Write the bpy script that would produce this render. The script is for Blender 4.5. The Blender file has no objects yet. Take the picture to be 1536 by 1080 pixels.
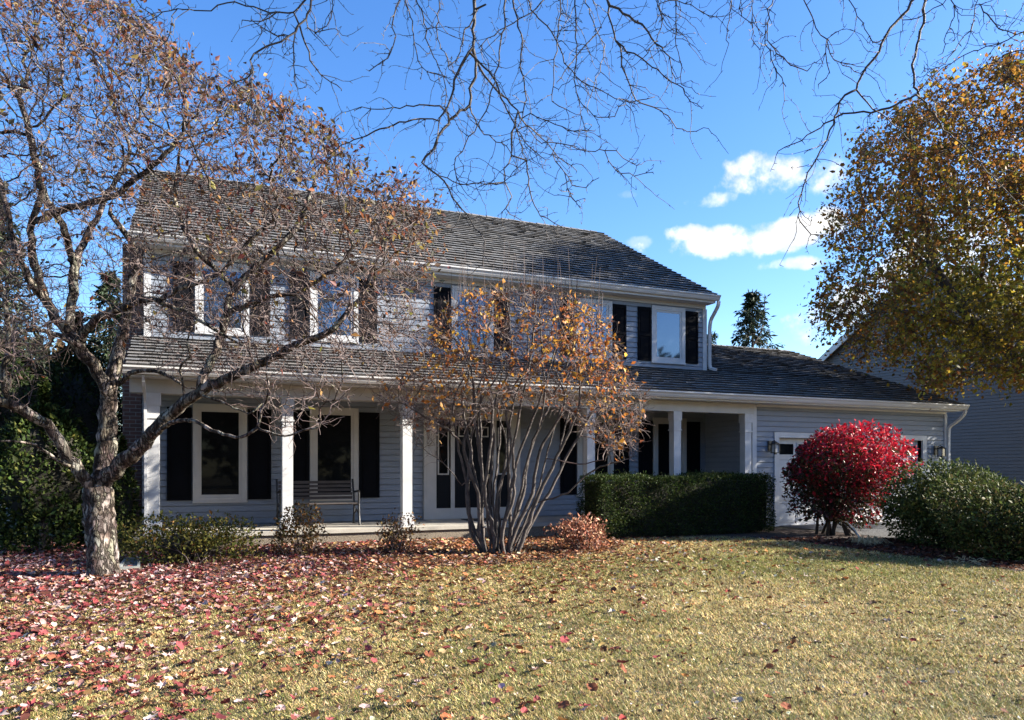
import bpy, math, random
import numpy as np
from mathutils import Vector, Matrix

random.seed(7)
rng = np.random.default_rng(11)
C = bpy.context.scene.collection
rad = math.radians

# ------------------------------------------------------------------ viewpoint
EYE = 1.6
YAW = rad(23.1)
FPX, CX, HY = 1140.0, 768.0, 702.0           # focal length and horizon, in photo pixels
Rv = np.array([math.cos(YAW), -math.sin(YAW), 0.0])
Fv = np.array([math.sin(YAW), math.cos(YAW), 0.0])

def at(px, py, fwd):                          # point seen at a photo position, fwd metres ahead
    p = Rv * ((px - CX) / FPX * fwd) + Fv * fwd
    return np.array([p[0], p[1], EYE + (HY - py) / FPX * fwd])

def gz(x, y):                                 # height of the ground
    s = np.clip((np.asarray(y, float) - 3.0) / 10.5, 0, 1)
    s = s * s * (3 - 2 * s)
    x = np.asarray(x, float)
    return 0.19 * s + 0.012 * np.sin(x * 1.7 + np.asarray(y) * 0.9) * np.clip((13 - np.asarray(y)) / 3, 0, 1)

def gpt(x, y):
    return np.array([x, y, float(gz(x, y))])

def pix(P):                                   # photo position of world points (for scattering densities)
    P = np.atleast_2d(P)
    r = P[:, 0] * Rv[0] + P[:, 1] * Rv[1]
    f = P[:, 0] * Fv[0] + P[:, 1] * Fv[1]
    f = np.maximum(f, 1e-3)
    return CX + FPX * r / f, HY - FPX * (P[:, 2] - EYE) / f, f

SUN = np.array([1.0, -0.36, 0.48]); SUN = SUN / np.linalg.norm(SUN)

# ------------------------------------------------------------------ materials
MATS = {}
def nd(t, typ, **kw):
    n = t.nodes.new(typ)
    for k, v in kw.items():
        setattr(n, k, v)
    return n

def mat(name, col, rough=0.7, var=0.25, scale=6.0, col2=None, bump=0.0, bscale=40.0, attr=False,
        transl=0.0, spec=0.5, stretch=(1, 1, 1), ior=None, detail=4.0, gain=1.0):
    if name in MATS:
        return MATS[name]
    m = bpy.data.materials.new(name); m.use_nodes = True
    t = m.node_tree; b = t.nodes['Principled BSDF']; out = t.nodes['Material Output']
    tc = nd(t, 'ShaderNodeTexCoord'); mp = nd(t, 'ShaderNodeMapping')
    mp.inputs['Scale'].default_value = stretch
    t.links.new(tc.outputs['Object'], mp.inputs['Vector'])
    nz = nd(t, 'ShaderNodeTexNoise'); nz.inputs['Scale'].default_value = scale
    nz.inputs['Detail'].default_value = detail; nz.inputs['Roughness'].default_value = 0.65
    t.links.new(mp.outputs['Vector'], nz.inputs['Vector'])
    mix = nd(t, 'ShaderNodeMix', data_type='RGBA')
    rmp = nd(t, 'ShaderNodeMapRange'); rmp.inputs[1].default_value = 0.32; rmp.inputs[2].default_value = 0.68
    t.links.new(nz.outputs['Fac'], rmp.inputs[0]); t.links.new(rmp.outputs[0], mix.inputs['Factor'])
    c = np.array(col)
    if attr:
        at_ = nd(t, 'ShaderNodeAttribute', attribute_name='Col')
        mul1 = nd(t, 'ShaderNodeMix', data_type='RGBA', blend_type='MULTIPLY'); mul1.inputs['Factor'].default_value = 1
        mix.inputs['A'].default_value = (gain * (1 - var),) * 3 + (1,); mix.inputs['B'].default_value = (gain * (1 + var),) * 3 + (1,)
        t.links.new(at_.outputs['Color'], mul1.inputs['A']); t.links.new(mix.outputs['Result'], mul1.inputs['B'])
        colout = mul1.outputs['Result']
    else:
        a2 = np.array(col2) if col2 is not None else c * (1 + var)
        a1 = c if col2 is not None else c * (1 - var)
        mix.inputs['A'].default_value = (*a1, 1); mix.inputs['B'].default_value = (*a2, 1)
        colout = mix.outputs['Result']
    t.links.new(colout, b.inputs['Base Color'])
    b.inputs['Roughness'].default_value = rough
    b.inputs['Specular IOR Level'].default_value = spec
    if ior:
        b.inputs['IOR'].default_value = ior
    if bump > 0:
        n2 = nd(t, 'ShaderNodeTexNoise'); n2.inputs['Scale'].default_value = bscale; n2.inputs['Detail'].default_value = 5
        t.links.new(mp.outputs['Vector'], n2.inputs['Vector'])
        bp = nd(t, 'ShaderNodeBump'); bp.inputs['Strength'].default_value = bump; bp.inputs['Distance'].default_value = 0.02
        t.links.new(n2.outputs['Fac'], bp.inputs['Height']); t.links.new(bp.outputs['Normal'], b.inputs['Normal'])
    if transl > 0:
        tr = nd(t, 'ShaderNodeBsdfTranslucent'); mx = nd(t, 'ShaderNodeMixShader'); mx.inputs[0].default_value = transl
        t.links.new(colout, tr.inputs['Color'])
        t.links.new(b.outputs[0], mx.inputs[1]); t.links.new(tr.outputs[0], mx.inputs[2])
        t.links.new(mx.outputs[0], out.inputs['Surface'])
    MATS[name] = m
    return m

SIDING = mat('grey_siding', (0.196, 0.222, 0.262), 0.6, 0.08, 1.3, bump=0.06, bscale=30, stretch=(1, 1, 6))
TRIM = mat('white_paint', (0.46, 0.46, 0.46), 0.55, 0.10, 3.0, bump=0.05, bscale=25)
TRIMD = mat('porch_white_paint', (0.43, 0.41, 0.38), 0.55, 0.08, 2.0, bump=0.05, bscale=25)
GUTM = mat('gutter_metal_paint', (0.47, 0.46, 0.445), 0.4, 0.09, 1.2, stretch=(1, 8, 8))
SHAKE = mat('weathered_cedar_shake', (0.2, 0.2, 0.2), 0.85, 0.22, 9.0, attr=True, bump=0.4, bscale=45, stretch=(7, 1, 1))
DECK = mat('roof_underlay', (0.05, 0.047, 0.045), 0.9)
SHUT = mat('black_shutter_paint', (0.0035, 0.004, 0.006), 0.75, 0.2, 4, spec=0.08)
GLASSL = mat('dark_window_glass', (0.006, 0.007, 0.008), 0.03, 0.3, 1.5, ior=1.5, bump=0.01, bscale=2.0, spec=0.1)
GLASSU = mat('sky_tint_window_glass', (0.02, 0.03, 0.045), 0.03, 0.3, 1.0, ior=2.3, bump=0.01, bscale=1.2)
GLASSU.node_tree.nodes['Principled BSDF'].inputs['Specular Tint'].default_value = (.55, .75, 1, 1)  # blue of the reflected sky put into the specular tint
CONC = mat('porch_concrete', (0.32, 0.295, 0.25), 0.9, 0.12, 4, bump=0.2, bscale=60)
AGG = mat('aggregate_concrete', (0.17, 0.14, 0.105), 0.95, 0.5, 60, bump=0.8, bscale=70, detail=2)
DOORM = mat('front_door_paint', (0.006, 0.007, 0.009), 0.55, 0.15, 3, spec=.12)
BLACKM = mat('black_iron', (0.012, 0.012, 0.013), 0.45, 0.2, 8)
BENCHW = mat('bench_dark_wood', (0.055, 0.045, 0.042), 0.5, 0.35, 5, stretch=(1, 8, 8))
BRASS = mat('brass_handle', (0.5, 0.38, 0.16), 0.3, 0.1, 5)
LAMPG = mat('lantern_glass', (0.35, 0.36, 0.36), 0.08, 0.1, 5)
ASPH = mat('driveway_asphalt', (0.055, 0.055, 0.057), 0.9, 0.25, 25, bump=0.5, bscale=120)
MULCH = mat('mulch', (0.045, 0.026, 0.018), 0.95, 0.5, 30, bump=1.0, bscale=60)
SOIL = mat('lawn_thatch', (0.12, 0.088, 0.04), 0.95, 0.3, 1.2, col2=(0.07, 0.07, 0.025), bump=0.8, bscale=50)
GRASS = mat('grass_blade', (1, 1, 1), 0.55, 0.12, 0.8, attr=True, transl=0.3, spec=0.3)
LITTER = mat('dry_leaf', (1, 1, 1), 0.75, 0.22, 30, attr=True, transl=0.12, spec=0.1, gain=.66)
LEAF = mat('tree_leaf', (1, 1, 1), 0.5, 0.2, 8, attr=True, transl=0.48, spec=0.25, gain=.8)
GLEAF = mat('evergreen_leaf', (1, 1, 1), 0.55, 0.2, 5, attr=True, transl=0.22, spec=0.1, gain=.68)
RLEAF = mat('red_glossy_leaf', (1, 1, 1), 0.36, 0.2, 6, attr=True, transl=0.3, spec=0.3, gain=.78)
BARK = mat('lichen_bark', (0.034, 0.022, 0.017), 0.95, 0.3, 15, col2=(0.17, 0.133, 0.10), bump=1.0, bscale=22, stretch=(1, 1, 0.55), detail=7)
TWIG = mat('grey_brown_twig', (0.088, 0.060, 0.054), 0.75, 0.35, 5)
PALEB = mat('pale_grey_bark', (0.062, 0.05, 0.044), 0.8, 0.6, 9, bump=0.4, bscale=40)
DARKB = mat('dark_thorny_bark', (0.042, 0.034, 0.031), 0.75, 0.35, 8, bump=0.3, bscale=60)
MAPB = mat('dark_maple_bark', (0.05, 0.039, 0.032), 0.9, 0.4, 7, bump=0.6, bscale=30)
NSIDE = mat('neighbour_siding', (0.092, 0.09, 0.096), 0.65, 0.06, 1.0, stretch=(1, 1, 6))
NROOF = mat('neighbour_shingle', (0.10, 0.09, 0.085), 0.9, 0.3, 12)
COREM = mat('shrub_dark_core', (0.02, 0.018, 0.012), 1.0, 0.5, 20)  # near-black filler for the light-blocking cores inside shrubs

def bark_mat():
    m = bpy.data.materials.new('flaking_bark'); m.use_nodes = True; t = m.node_tree; b = t.nodes['Principled BSDF']
    tc = nd(t, 'ShaderNodeTexCoord'); mp = nd(t, 'ShaderNodeMapping'); mp.inputs['Scale'].default_value = (1, 1, .38)
    t.links.new(tc.outputs['Object'], mp.inputs['Vector'])
    wn = nd(t, 'ShaderNodeTexNoise'); wn.inputs['Scale'].default_value = 9; wn.inputs['Detail'].default_value = 6; t.links.new(mp.outputs['Vector'], wn.inputs['Vector'])
    wm = nd(t, 'ShaderNodeMix', data_type='VECTOR'); wm.inputs['Factor'].default_value = .2; t.links.new(mp.outputs['Vector'], wm.inputs['A']); t.links.new(wn.outputs['Color'], wm.inputs['B'])
    vo = nd(t, 'ShaderNodeTexVoronoi', feature='DISTANCE_TO_EDGE'); vo.inputs['Scale'].default_value = 15; t.links.new(wm.outputs['Result'], vo.inputs['Vector'])
    vc = nd(t, 'ShaderNodeTexVoronoi'); vc.inputs['Scale'].default_value = 15; t.links.new(wm.outputs['Result'], vc.inputs['Vector'])
    cr = nd(t, 'ShaderNodeMapRange'); cr.inputs[1].default_value = 0.0; cr.inputs[2].default_value = .16; t.links.new(vo.outputs['Distance'], cr.inputs[0])
    n2 = nd(t, 'ShaderNodeTexNoise'); n2.inputs['Scale'].default_value = 8.5; n2.inputs['Detail'].default_value = 9; n2.inputs['Roughness'].default_value = .7; t.links.new(mp.outputs['Vector'], n2.inputs['Vector'])
    sh_ = nd(t, 'ShaderNodeMapRange'); sh_.inputs[1].default_value = .45; sh_.inputs[2].default_value = .56; t.links.new(n2.outputs['Fac'], sh_.inputs[0])
    ca = nd(t, 'ShaderNodeMix', data_type='RGBA'); ca.inputs['A'].default_value = (.075, .050, .038, 1); ca.inputs['B'].default_value = (.30, .255, .20, 1); t.links.new(sh_.outputs[0], ca.inputs['Factor'])
    cb_ = nd(t, 'ShaderNodeMix', data_type='RGBA', blend_type='MULTIPLY'); cb_.inputs['Factor'].default_value = .22; t.links.new(ca.outputs['Result'], cb_.inputs['A']); t.links.new(vc.outputs['Color'], cb_.inputs['B'])
    cd = nd(t, 'ShaderNodeMix', data_type='RGBA'); cd.inputs['A'].default_value = (.026, .018, .014, 1); t.links.new(cr.outputs[0], cd.inputs['Factor']); t.links.new(cb_.outputs['Result'], cd.inputs['B'])
    hs = nd(t, 'ShaderNodeHueSaturation'); hs.inputs['Saturation'].default_value = .75; t.links.new(cd.outputs['Result'], hs.inputs['Color'])
    t.links.new(hs.outputs[0], b.inputs['Base Color']); b.inputs['Roughness'].default_value = .95; b.inputs['Specular IOR Level'].default_value = .15
    ad = nd(t, 'ShaderNodeMath', operation='MULTIPLY_ADD'); ad.inputs[1].default_value = .8; t.links.new(n2.outputs['Fac'], ad.inputs[0]); t.links.new(cr.outputs[0], ad.inputs[2])
    bp = nd(t, 'ShaderNodeBump'); bp.inputs['Strength'].default_value = 1; bp.inputs['Distance'].default_value = .035; t.links.new(ad.outputs[0], bp.inputs['Height']); t.links.new(bp.outputs['Normal'], b.inputs['Normal'])
    return m
BARK = bark_mat()

def brick_mat():
    m = bpy.data.materials.new('brown_brick'); m.use_nodes = True
    t = m.node_tree; b = t.nodes['Principled BSDF']
    tc = nd(t, 'ShaderNodeTexCoord'); mp = nd(t, 'ShaderNodeMapping'); mp.inputs['Rotation'].default_value = (rad(90), 0, 0)
    br = nd(t, 'ShaderNodeTexBrick')
    br.inputs['Color1'].default_value = (0.17, 0.075, 0.05, 1); br.inputs['Color2'].default_value = (0.11, 0.055, 0.04, 1)
    br.inputs['Mortar'].default_value = (0.25, 0.22, 0.19, 1)
    br.inputs['Scale'].default_value = 1; br.inputs['Brick Width'].default_value = 0.21; br.inputs['Row Height'].default_value = 0.075
    br.inputs['Mortar Size'].default_value = 0.006
    t.links.new(tc.outputs['Object'], mp.inputs['Vector']); t.links.new(mp.outputs['Vector'], br.inputs['Vector'])
    t.links.new(br.outputs['Color'], b.inputs['Base Color']); b.inputs['Roughness'].default_value = 0.9
    return m
BRICK = brick_mat()

# ------------------------------------------------------------------ mesh helpers
class MB:
    def __init__(s):
        s.v = []; s.f = []; s.c = []
    def add(s, vs, fs, col=None):
        o = len(s.v)
        s.v.extend([tuple(map(float, p)) for p in vs]); s.f.extend([tuple(i + o for i in f) for f in fs])
        if col is not None:
            s.c.extend([tuple(col)] * len(vs))
    def box(s, a, b, col=None):
        x0, y0, z0 = a; x1, y1, z1 = b
        s.add([(x0, y0, z0), (x1, y0, z0), (x1, y1, z0), (x0, y1, z0), (x0, y0, z1), (x1, y0, z1), (x1, y1, z1), (x0, y1, z1)],
              [(0, 3, 2, 1), (4, 5, 6, 7), (0, 1, 5, 4), (1, 2, 6, 5), (2, 3, 7, 6), (3, 0, 4, 7)], col)
    def cbox(s, c, sz, h0, h1):
        s.box((c[0] - sz / 2, c[1] - sz / 2, h0), (c[0] + sz / 2, c[1] + sz / 2, h1))
    def prism(s, prof, x0, x1):               # (y, z) outline swept along x
        n = len(prof)
        s.add([(x0, y, z) for y, z in prof] + [(x1, y, z) for y, z in prof],
              [(i, (i + 1) % n, n + (i + 1) % n, n + i) for i in range(n)] + [tuple(range(n - 1, -1, -1)), tuple(range(n, 2 * n))])
    def tube(s, pts, rads, k=6, noise=0.0, col=None):
        pts = np.asarray(pts, float); rads = np.asarray(rads, float); n = len(pts)
        if n < 2: return
        t = np.gradient(pts, axis=0); t /= (np.linalg.norm(t, axis=1, keepdims=True) + 1e-9)
        ax = np.abs(t).sum(0); ref = np.zeros(3); ref[int(np.argmin(ax))] = 1
        u = np.cross(t, ref); u /= (np.linalg.norm(u, axis=1, keepdims=True) + 1e-9); w = np.cross(t, u)
        a = np.arange(k) * 2 * math.pi / k
        rr = rads[:, None] * np.ones((1, k))
        if noise > 0:
            ph = rng.uniform(0, 6.28, 6)
            ar = np.arange(n)[:, None]
            rr = rr * (1 + noise * (np.sin(2 * a[None] + ph[0] + ar * 0.13) * 0.5 + np.sin(3 * a[None] + ph[1] - ar * 0.21) * 0.5
                                    + np.sin(5 * a[None] + ph[2] + ar * 0.7) * 0.25 + rng.normal(0, 0.35, (n, k))))
        ring = pts[:, None, :] + rr[..., None] * (np.cos(a)[None, :, None] * u[:, None, :] + np.sin(a)[None, :, None] * w[:, None, :])
        vs = ring.reshape(-1, 3)
        fs = []
        for i in range(n - 1):
            b0 = i * k; b1 = b0 + k
            for j in range(k):
                j2 = (j + 1) % k
                fs.append((b0 + j, b0 + j2, b1 + j2, b1 + j))
        fs.append(tuple(range(k - 1, -1, -1))); fs.append(tuple(range((n - 1) * k, n * k)))
        s.add(vs, fs, col)
    def build(s, name, m, parent=None, smooth=False):
        me = bpy.data.meshes.new(name); me.from_pydata(s.v, [], s.f); me.update()
        if s.c:
            ca = me.color_attributes.new('Col', 'FLOAT_COLOR', 'POINT')
            arr = np.ones((len(s.v), 4), np.float32); arr[:, :3] = np.array(s.c); ca.data.foreach_set('color', arr.ravel())
        return link(name, me, m, parent, smooth)

def link(name, me, m, parent=None, smooth=False):
    o = bpy.data.objects.new(name, me); C.objects.link(o)
    if m: me.materials.append(m)
    if smooth: me.polygons.foreach_set('use_smooth', [True] * len(me.polygons))
    if parent is not None: o.parent = parent
    return o

def np_mesh(name, V, F, cols, m, parent=None):
    V = np.asarray(V, np.float32); F = np.asarray(F, np.int32); k = F.shape[1]
    me = bpy.data.meshes.new(name)
    me.vertices.add(len(V)); me.vertices.foreach_set('co', V.ravel())
    me.loops.add(F.size); me.loops.foreach_set('vertex_index', F.ravel())
    me.polygons.add(len(F)); me.polygons.foreach_set('loop_start', np.arange(0, F.size, k, dtype=np.int32))
    if cols is not None:
        ca = me.color_attributes.new('Col', 'FLOAT_COLOR', 'POINT')
        arr = np.ones((len(V), 4), np.float32); arr[:, :3] = cols; ca.data.foreach_set('color', arr.ravel())
    me.update(calc_edges=True); me.validate()
    return link(name, me, m, parent)

def tag(o, label, cat, group=None):
    o['label'] = label; o['category'] = cat
    if group: o['group'] = group
    return o
def thing(name, label, cat, group=None, loc=None):
    o = bpy.data.objects.new(name, None); C.objects.link(o); o.empty_display_size = 0.3
    return tag(o, label, cat, group)
def setting(o, kind='structure'):
    o['kind'] = kind; return o

# leaves: one folded four-vertex leaf per position, all in one mesh
def leaf_mesh(name, P, size, cols, m, parent=None, aspect=0.5, up=0.0, flat=0.0, fold=0.25, svar=0.35, out=None):
    n = len(P)
    d = rng.normal(size=(n, 3)); d[:, 2] += up
    if out is not None: d += out
    d /= np.linalg.norm(d, axis=1, keepdims=True)
    r = rng.normal(size=(n, 3)); r[:, 2] += flat
    s = np.cross(d, r); s /= (np.linalg.norm(s, axis=1, keepdims=True) + 1e-9)
    nrm = np.cross(d, s)
    L = size * np.clip(rng.normal(1, svar, n), 0.4, 1.9)[:, None]; W = L * aspect
    V = np.empty((n, 4, 3)); mid = P + d * L * 0.45
    V[:, 0] = P; V[:, 1] = mid + s * W * 0.5 + nrm * W * fold; V[:, 2] = P + d * L; V[:, 3] = mid - s * W * 0.5 + nrm * W * fold
    i = np.arange(n)[:, None] * 4
    F = np.concatenate([i + np.array([[0, 1, 2]]), i + np.array([[0, 2, 3]])], 0)
    return np_mesh(name, V.reshape(-1, 3), F, np.repeat(cols, 4, 0), m, parent)

def pick(pal, n, w=None, var=0.22):
    pal = np.array(pal, float); w = None if w is None else np.array(w, float) / np.sum(w)
    c = pal[rng.choice(len(pal), n, p=w)]
    return np.clip(c * rng.normal(1, var, (n, 1)) * rng.normal(1, 0.07, (n, 3)), 0.003, 0.95)

def in_poly(x, y, poly):
    x = np.asarray(x); y = np.asarray(y); ins = np.zeros(x.shape, bool); n = len(poly)
    for i in range(n):
        x0, y0 = poly[i]; x1, y1 = poly[(i + 1) % n]
        c = ((y0 > y) != (y1 > y)) & (x < (x1 - x0) * (y - y0) / ((y1 - y0) + 1e-12) + x0)
        ins ^= c
    return ins

# ------------------------------------------------------------------ growing trees
class Skel:
    def __init__(s):
        s.P = []; s.par = []; s.r = []
    def path(s, pts, r0, r1, parent=None, step=0.15, wob=0.02):
        pts = np.asarray(pts, float)
        if parent is None and s.P: parent = int(np.argmin(((np.array(s.P) - pts[0]) ** 2).sum(1)))
        # smooth resample (Catmull-Rom)
        q = np.vstack([2 * pts[0] - pts[1], pts, 2 * pts[-1] - pts[-2]]); res = []
        for i in range(1, len(q) - 2):
            L = np.linalg.norm(q[i + 1] - q[i]); m = max(1, int(round(L / step)))
            for k in range(m):
                t = k / m; a, b, c, d = q[i - 1], q[i], q[i + 1], q[i + 2]
                res.append(0.5 * (2 * b + (c - a) * t + (2 * a - 5 * b + 4 * c - d) * t * t + (3 * b - a - 3 * c + d) * t ** 3))
        res.append(pts[-1]); res = np.array(res)
        n = len(res); first = None
        for i in range(n):
            if i == 0 and parent is not None:
                pi = parent; first = pi
                if np.linalg.norm(res[0] - s.P[parent]) < step * 0.6: continue
            f = i / max(1, n - 1)
            p = res[i] + (rng.normal(0, wob, 3) if 0 < i < n - 1 else 0)
            s.P.append(p); s.r.append(r0 + (r1 - r0) * f); s.par.append(parent if parent is not None else -1)
            parent = len(s.P) - 1
        return parent
    def colonize(s, att, step, kill, infl, iters, jit=0.25, gravity=0.0):
        att = np.asarray(att, float); P = np.array(s.P)
        best = np.full(len(att), 1e9); bi = np.zeros(len(att), int)
        for c0 in range(0, len(P), 400):
            d = np.linalg.norm(att[:, None] - P[None, c0:c0 + 400], axis=2); j = d.argmin(1); dm = d[np.arange(len(att)), j]
            m = dm < best; best[m] = dm[m]; bi[m] = j[m] + c0
        alive = best > kill; nch = {}
        for it in range(iters):
            act = alive & (best < infl)
            if not act.any(): break
            idx = bi[act]; v = att[act] - np.array(s.P)[idx]; v /= (np.linalg.norm(v, axis=1, keepdims=True) + 1e-9)
            u, inv = np.unique(idx, return_inverse=True)
            acc = np.zeros((len(u), 3)); np.add.at(acc, inv, v)
            acc /= (np.linalg.norm(acc, axis=1, keepdims=True) + 1e-9)
            acc += rng.normal(0, jit, acc.shape); acc[:, 2] += gravity
            acc /= (np.linalg.norm(acc, axis=1, keepdims=True) + 1e-9)
            new = []; 
            for k, ui in enumerate(u):
                ui = int(ui)
                if nch.get(ui, 0) >= 3: 
                    alive[(bi == ui)] = False; continue
                nch[ui] = nch.get(ui, 0) + 1
                s.P.append(s.P[ui] + acc[k] * step); s.par.append(ui); s.r.append(0.0); new.append(len(s.P) - 1)
            if not new: break
            NP = np.array([s.P[i] for i in new]); na = np.array(new)
            d = np.linalg.norm(att[:, None] - NP[None], axis=2); j = d.argmin(1); dm = d[np.arange(len(att)), j]
            m = dm < best; best[m] = dm[m]; bi[m] = na[j[m]]
            alive &= best > kill
    def finish(s, rtip=0.004, pw=0.45):
        n = len(s.P); s.ch = [[] for _ in range(n)]
        for i, p in enumerate(s.par):
            if p >= 0: s.ch[p].append(i)
        tips = np.zeros(n)
        for i in range(n - 1, -1, -1):
            if not s.ch[i]: tips[i] = 1
            if s.par[i] >= 0: tips[s.par[i]] += tips[i]
        s.tips = tips; s.R = np.maximum(np.array(s.r), rtip * tips ** pw)
        for i in range(n):                       # never thicker than the parent
            p = s.par[i]
            if p >= 0: s.R[i] = min(s.R[i], s.R[p])
    def mesh(s, mb_thick, mb_thin, thr=0.012, noise=0.10):
        P = np.array(s.P); n = len(P); start = [i for i in range(n) if s.par[i] < 0]
        stack = list(start)
        while stack:
            i = stack.pop(); chain = [i]; j = i
            while s.ch[j]:
                c = sorted(s.ch[j], key=lambda q: (-s.R[q], -s.tips[q])); stack.extend(c[1:]); j = c[0]; chain.append(j)
            pts = P[chain]; rr = s.R[chain].copy()
            if s.par[i] >= 0:
                pts = np.vstack([P[s.par[i]], pts]); rr = np.concatenate([[min(rr[0] * 1.15, s.R[s.par[i]])], rr])
            if len(pts) < 2: continue
            big = rr.max(); k = 24 if big > 0.1 else 9 if big > 0.045 else 6 if big > 0.02 else 4 if big > 0.009 else 3
            (mb_thick if big > thr else mb_thin).tube(pts, rr, k, noise if big > 0.02 else 0)
    def tipnodes(s, maxr):
        return [i for i in range(len(s.P)) if s.R[i] <= maxr]

def twigs(mb, P, D, n, lmin, lmax, r, segs=4, curl=0.35, up=0.0):
    """fine side shoots off the given nodes; returns points along them for leaves"""
    out = []
    if len(P) == 0: return np.zeros((0, 3))
    idx = rng.integers(0, len(P), n)
    for i in idx:
        d = rng.normal(size=3) * 0.8 + D[i]; d[2] += up; d /= np.linalg.norm(d) + 1e-9
        L = rng.uniform(lmin, lmax); p = P[i].copy(); pts = [p.copy()]
        for k in range(segs):
            d = d + rng.normal(0, curl, 3); d[2] += up * 0.3; d /= np.linalg.norm(d)
            p = p + d * L / segs; pts.append(p.copy())
        mb.tube(pts, np.linspace(r, r * 0.45, segs + 1), 3)
        out.extend(pts[1:])
    return np.array(out)

def skel_dirs(s, ids):
    P = np.array(s.P); D = []
    for i in ids:
        p = s.par[i]; d = P[i] - P[p] if p >= 0 else np.array([0, 0, 1.0]); D.append(d / (np.linalg.norm(d) + 1e-9))
    return P[ids], np.array(D)

# ------------------------------------------------------------------ ground
rng = np.random.default_rng(101); random.seed(101)
BED_L = [(-9, 10.6), (-5, 10.6), (-2.4, 10.3), (0.5, 10.2), (3.2, 10.5), (5.2, 10.6), (6.8, 11.3), (7.6, 12.4), (7.7, 14.16), (-0.9, 14.16), (-1.2, 17), (-9, 18)]
BED_R = [(7.7, 12.95), (9.6, 12.75), (10.4, 12.3), (10.8, 11.0), (10.9, 9.2), (11.2, 7.4), (11.8, 5.6), (13.1, 5.0), (13.2, 8), (13.0, 12.6), (12.7, 14.0), (7.7, 14.0)]
DRIVE = (13.05, 18.6, -14.0, 14.42)

def grid_sheet(name, xs, ys, m, off=0.0, mask=None):
    X, Y = np.meshgrid(xs, ys); Z = gz(X, Y) + off
    V = np.stack([X, Y, Z], -1).reshape(-1, 3); nx = len(xs)
    i, j = np.meshgrid(np.arange(len(xs) - 1), np.arange(len(ys) - 1)); a = (j * nx + i).ravel()
    F = np.stack([a, a + 1, a + nx + 1, a + nx], 1)
    if mask is not None:
        cx = V[F].mean(1); F = F[mask(cx[:, 0], cx[:, 1])]
        used = np.unique(F); rm = np.full(len(V), -1); rm[used] = np.arange(len(used)); V = V[used]; F = rm[F]
    o = np_mesh(name, V, F, None, m); o.data.polygons.foreach_set('use_smooth', [True] * len(o.data.polygons))
    return setting(o)

xs = np.concatenate([np.linspace(-260, -14, 20)[:-1], np.arange(-14, 32, 0.45), np.linspace(32, 300, 20)])
ys = np.concatenate([np.linspace(-120, -6, 14)[:-1], np.arange(-6, 20, 0.45), np.linspace(20, 330, 24)])
grid_sheet('lawn', xs, ys, SOIL)
grid_sheet('mulch_bed', np.arange(-9.2, 8, 0.12), np.arange(10, 18.1, 0.12), MULCH, 0.006, lambda x, y: in_poly(x + 0.05 * np.sin(7 * y), y + 0.07 * np.sin(5 * x), BED_L))
grid_sheet('mulch_bed', np.arange(7.5, 13.3, 0.12), np.arange(4.9, 14.1, 0.12), MULCH, 0.007, lambda x, y: in_poly(x + 0.05 * np.sin(7 * y), y + 0.05 * np.sin(5 * x), BED_R))
grid_sheet('driveway', np.linspace(DRIVE[0], DRIVE[1], 9), np.arange(DRIVE[2], DRIVE[3] + 0.1, 0.36), ASPH, 0.014)
grid_sheet('street', np.linspace(-120, 160, 60), np.linspace(-21, -14.2, 5), ASPH, 0.016)

# ------------------------------------------------------------------ the house
rng = np.random.default_rng(102); random.seed(102)
def siding(mb, P0, d, n, L, z0, z1, e=0.127, lim=None):
    """lap siding: P0 (x, y) start, d along, n outward; lim(z) -> (a, b) clips gables"""
    d = np.array(d, float); n = np.array(n, float); z = z0
    while z < z1 - 1e-4:
        zt = min(z + e, z1)
        a0, b0 = (0, L) if lim is None else lim(z); a1, b1 = (0, L) if lim is None else lim(zt)
        if b0 - a0 < 0.02: break
        q = lambda s, o, h: (P0[0] + d[0] * s + n[0] * o, P0[1] + d[1] * s + n[1] * o, h)
        gr = min(0.017, (zt - z) * .5)
        seams = [0.0]; c_ = a0 + random.uniform(.8, 3.6)
        while c_ < b0 - .5:
            seams.append(c_ - a0); c_ += random.uniform(2.4, 3.8)
        W0, W1 = max(b0 - a0, 1e-3), b1 - a1; seams.append(W0)
        for j_ in range(len(seams) - 1):       # boards butt end to end with a hairline joint
            f0, f1 = (seams[j_] + (.002 if j_ else 0)) / W0, (seams[j_ + 1] - (.002 if j_ < len(seams) - 2 else 0)) / W0
            A0, B0, A1, B1 = a0 + f0 * W0, a0 + f1 * W0, a1 + f0 * W1, a1 + f1 * W1; ox = random.uniform(-.0022, .0022)
            mb.add([q(A0, 0.020 + ox, z + gr), q(B0, 0.020 - ox, z + gr), q(B1, 0.005, zt), q(A1, 0.005, zt), q(A0, -0.016, z + gr), q(B0, -0.016, z + gr), q(A0, -0.016, z), q(B0, -0.016, z), q(A0, 0.005, z), q(B0, 0.005, z)],
                   [(0, 1, 2, 3), (4, 5, 1, 0), (6, 7, 5, 4), (8, 9, 7, 6)])
        z = zt

FY, BY, PF = 14.3, 16.1, 0.47               # garage front, main wall, porch floor
XL, XM, XR = -0.80, 12.30, 18.84
LE_Y, LE_Z, LT = 13.8, 3.27, math.tan(rad(20.0))
UE_Y, UE_Z, UT = 15.72, 5.98, math.tan(rad(29.0))
RIDGE_Y, GR_Y = 21.6, 20.1
house = thing('house', 'two-storey grey lap-sided house with dark shake roof, white porch columns and a low attached garage', 'house')

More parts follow.
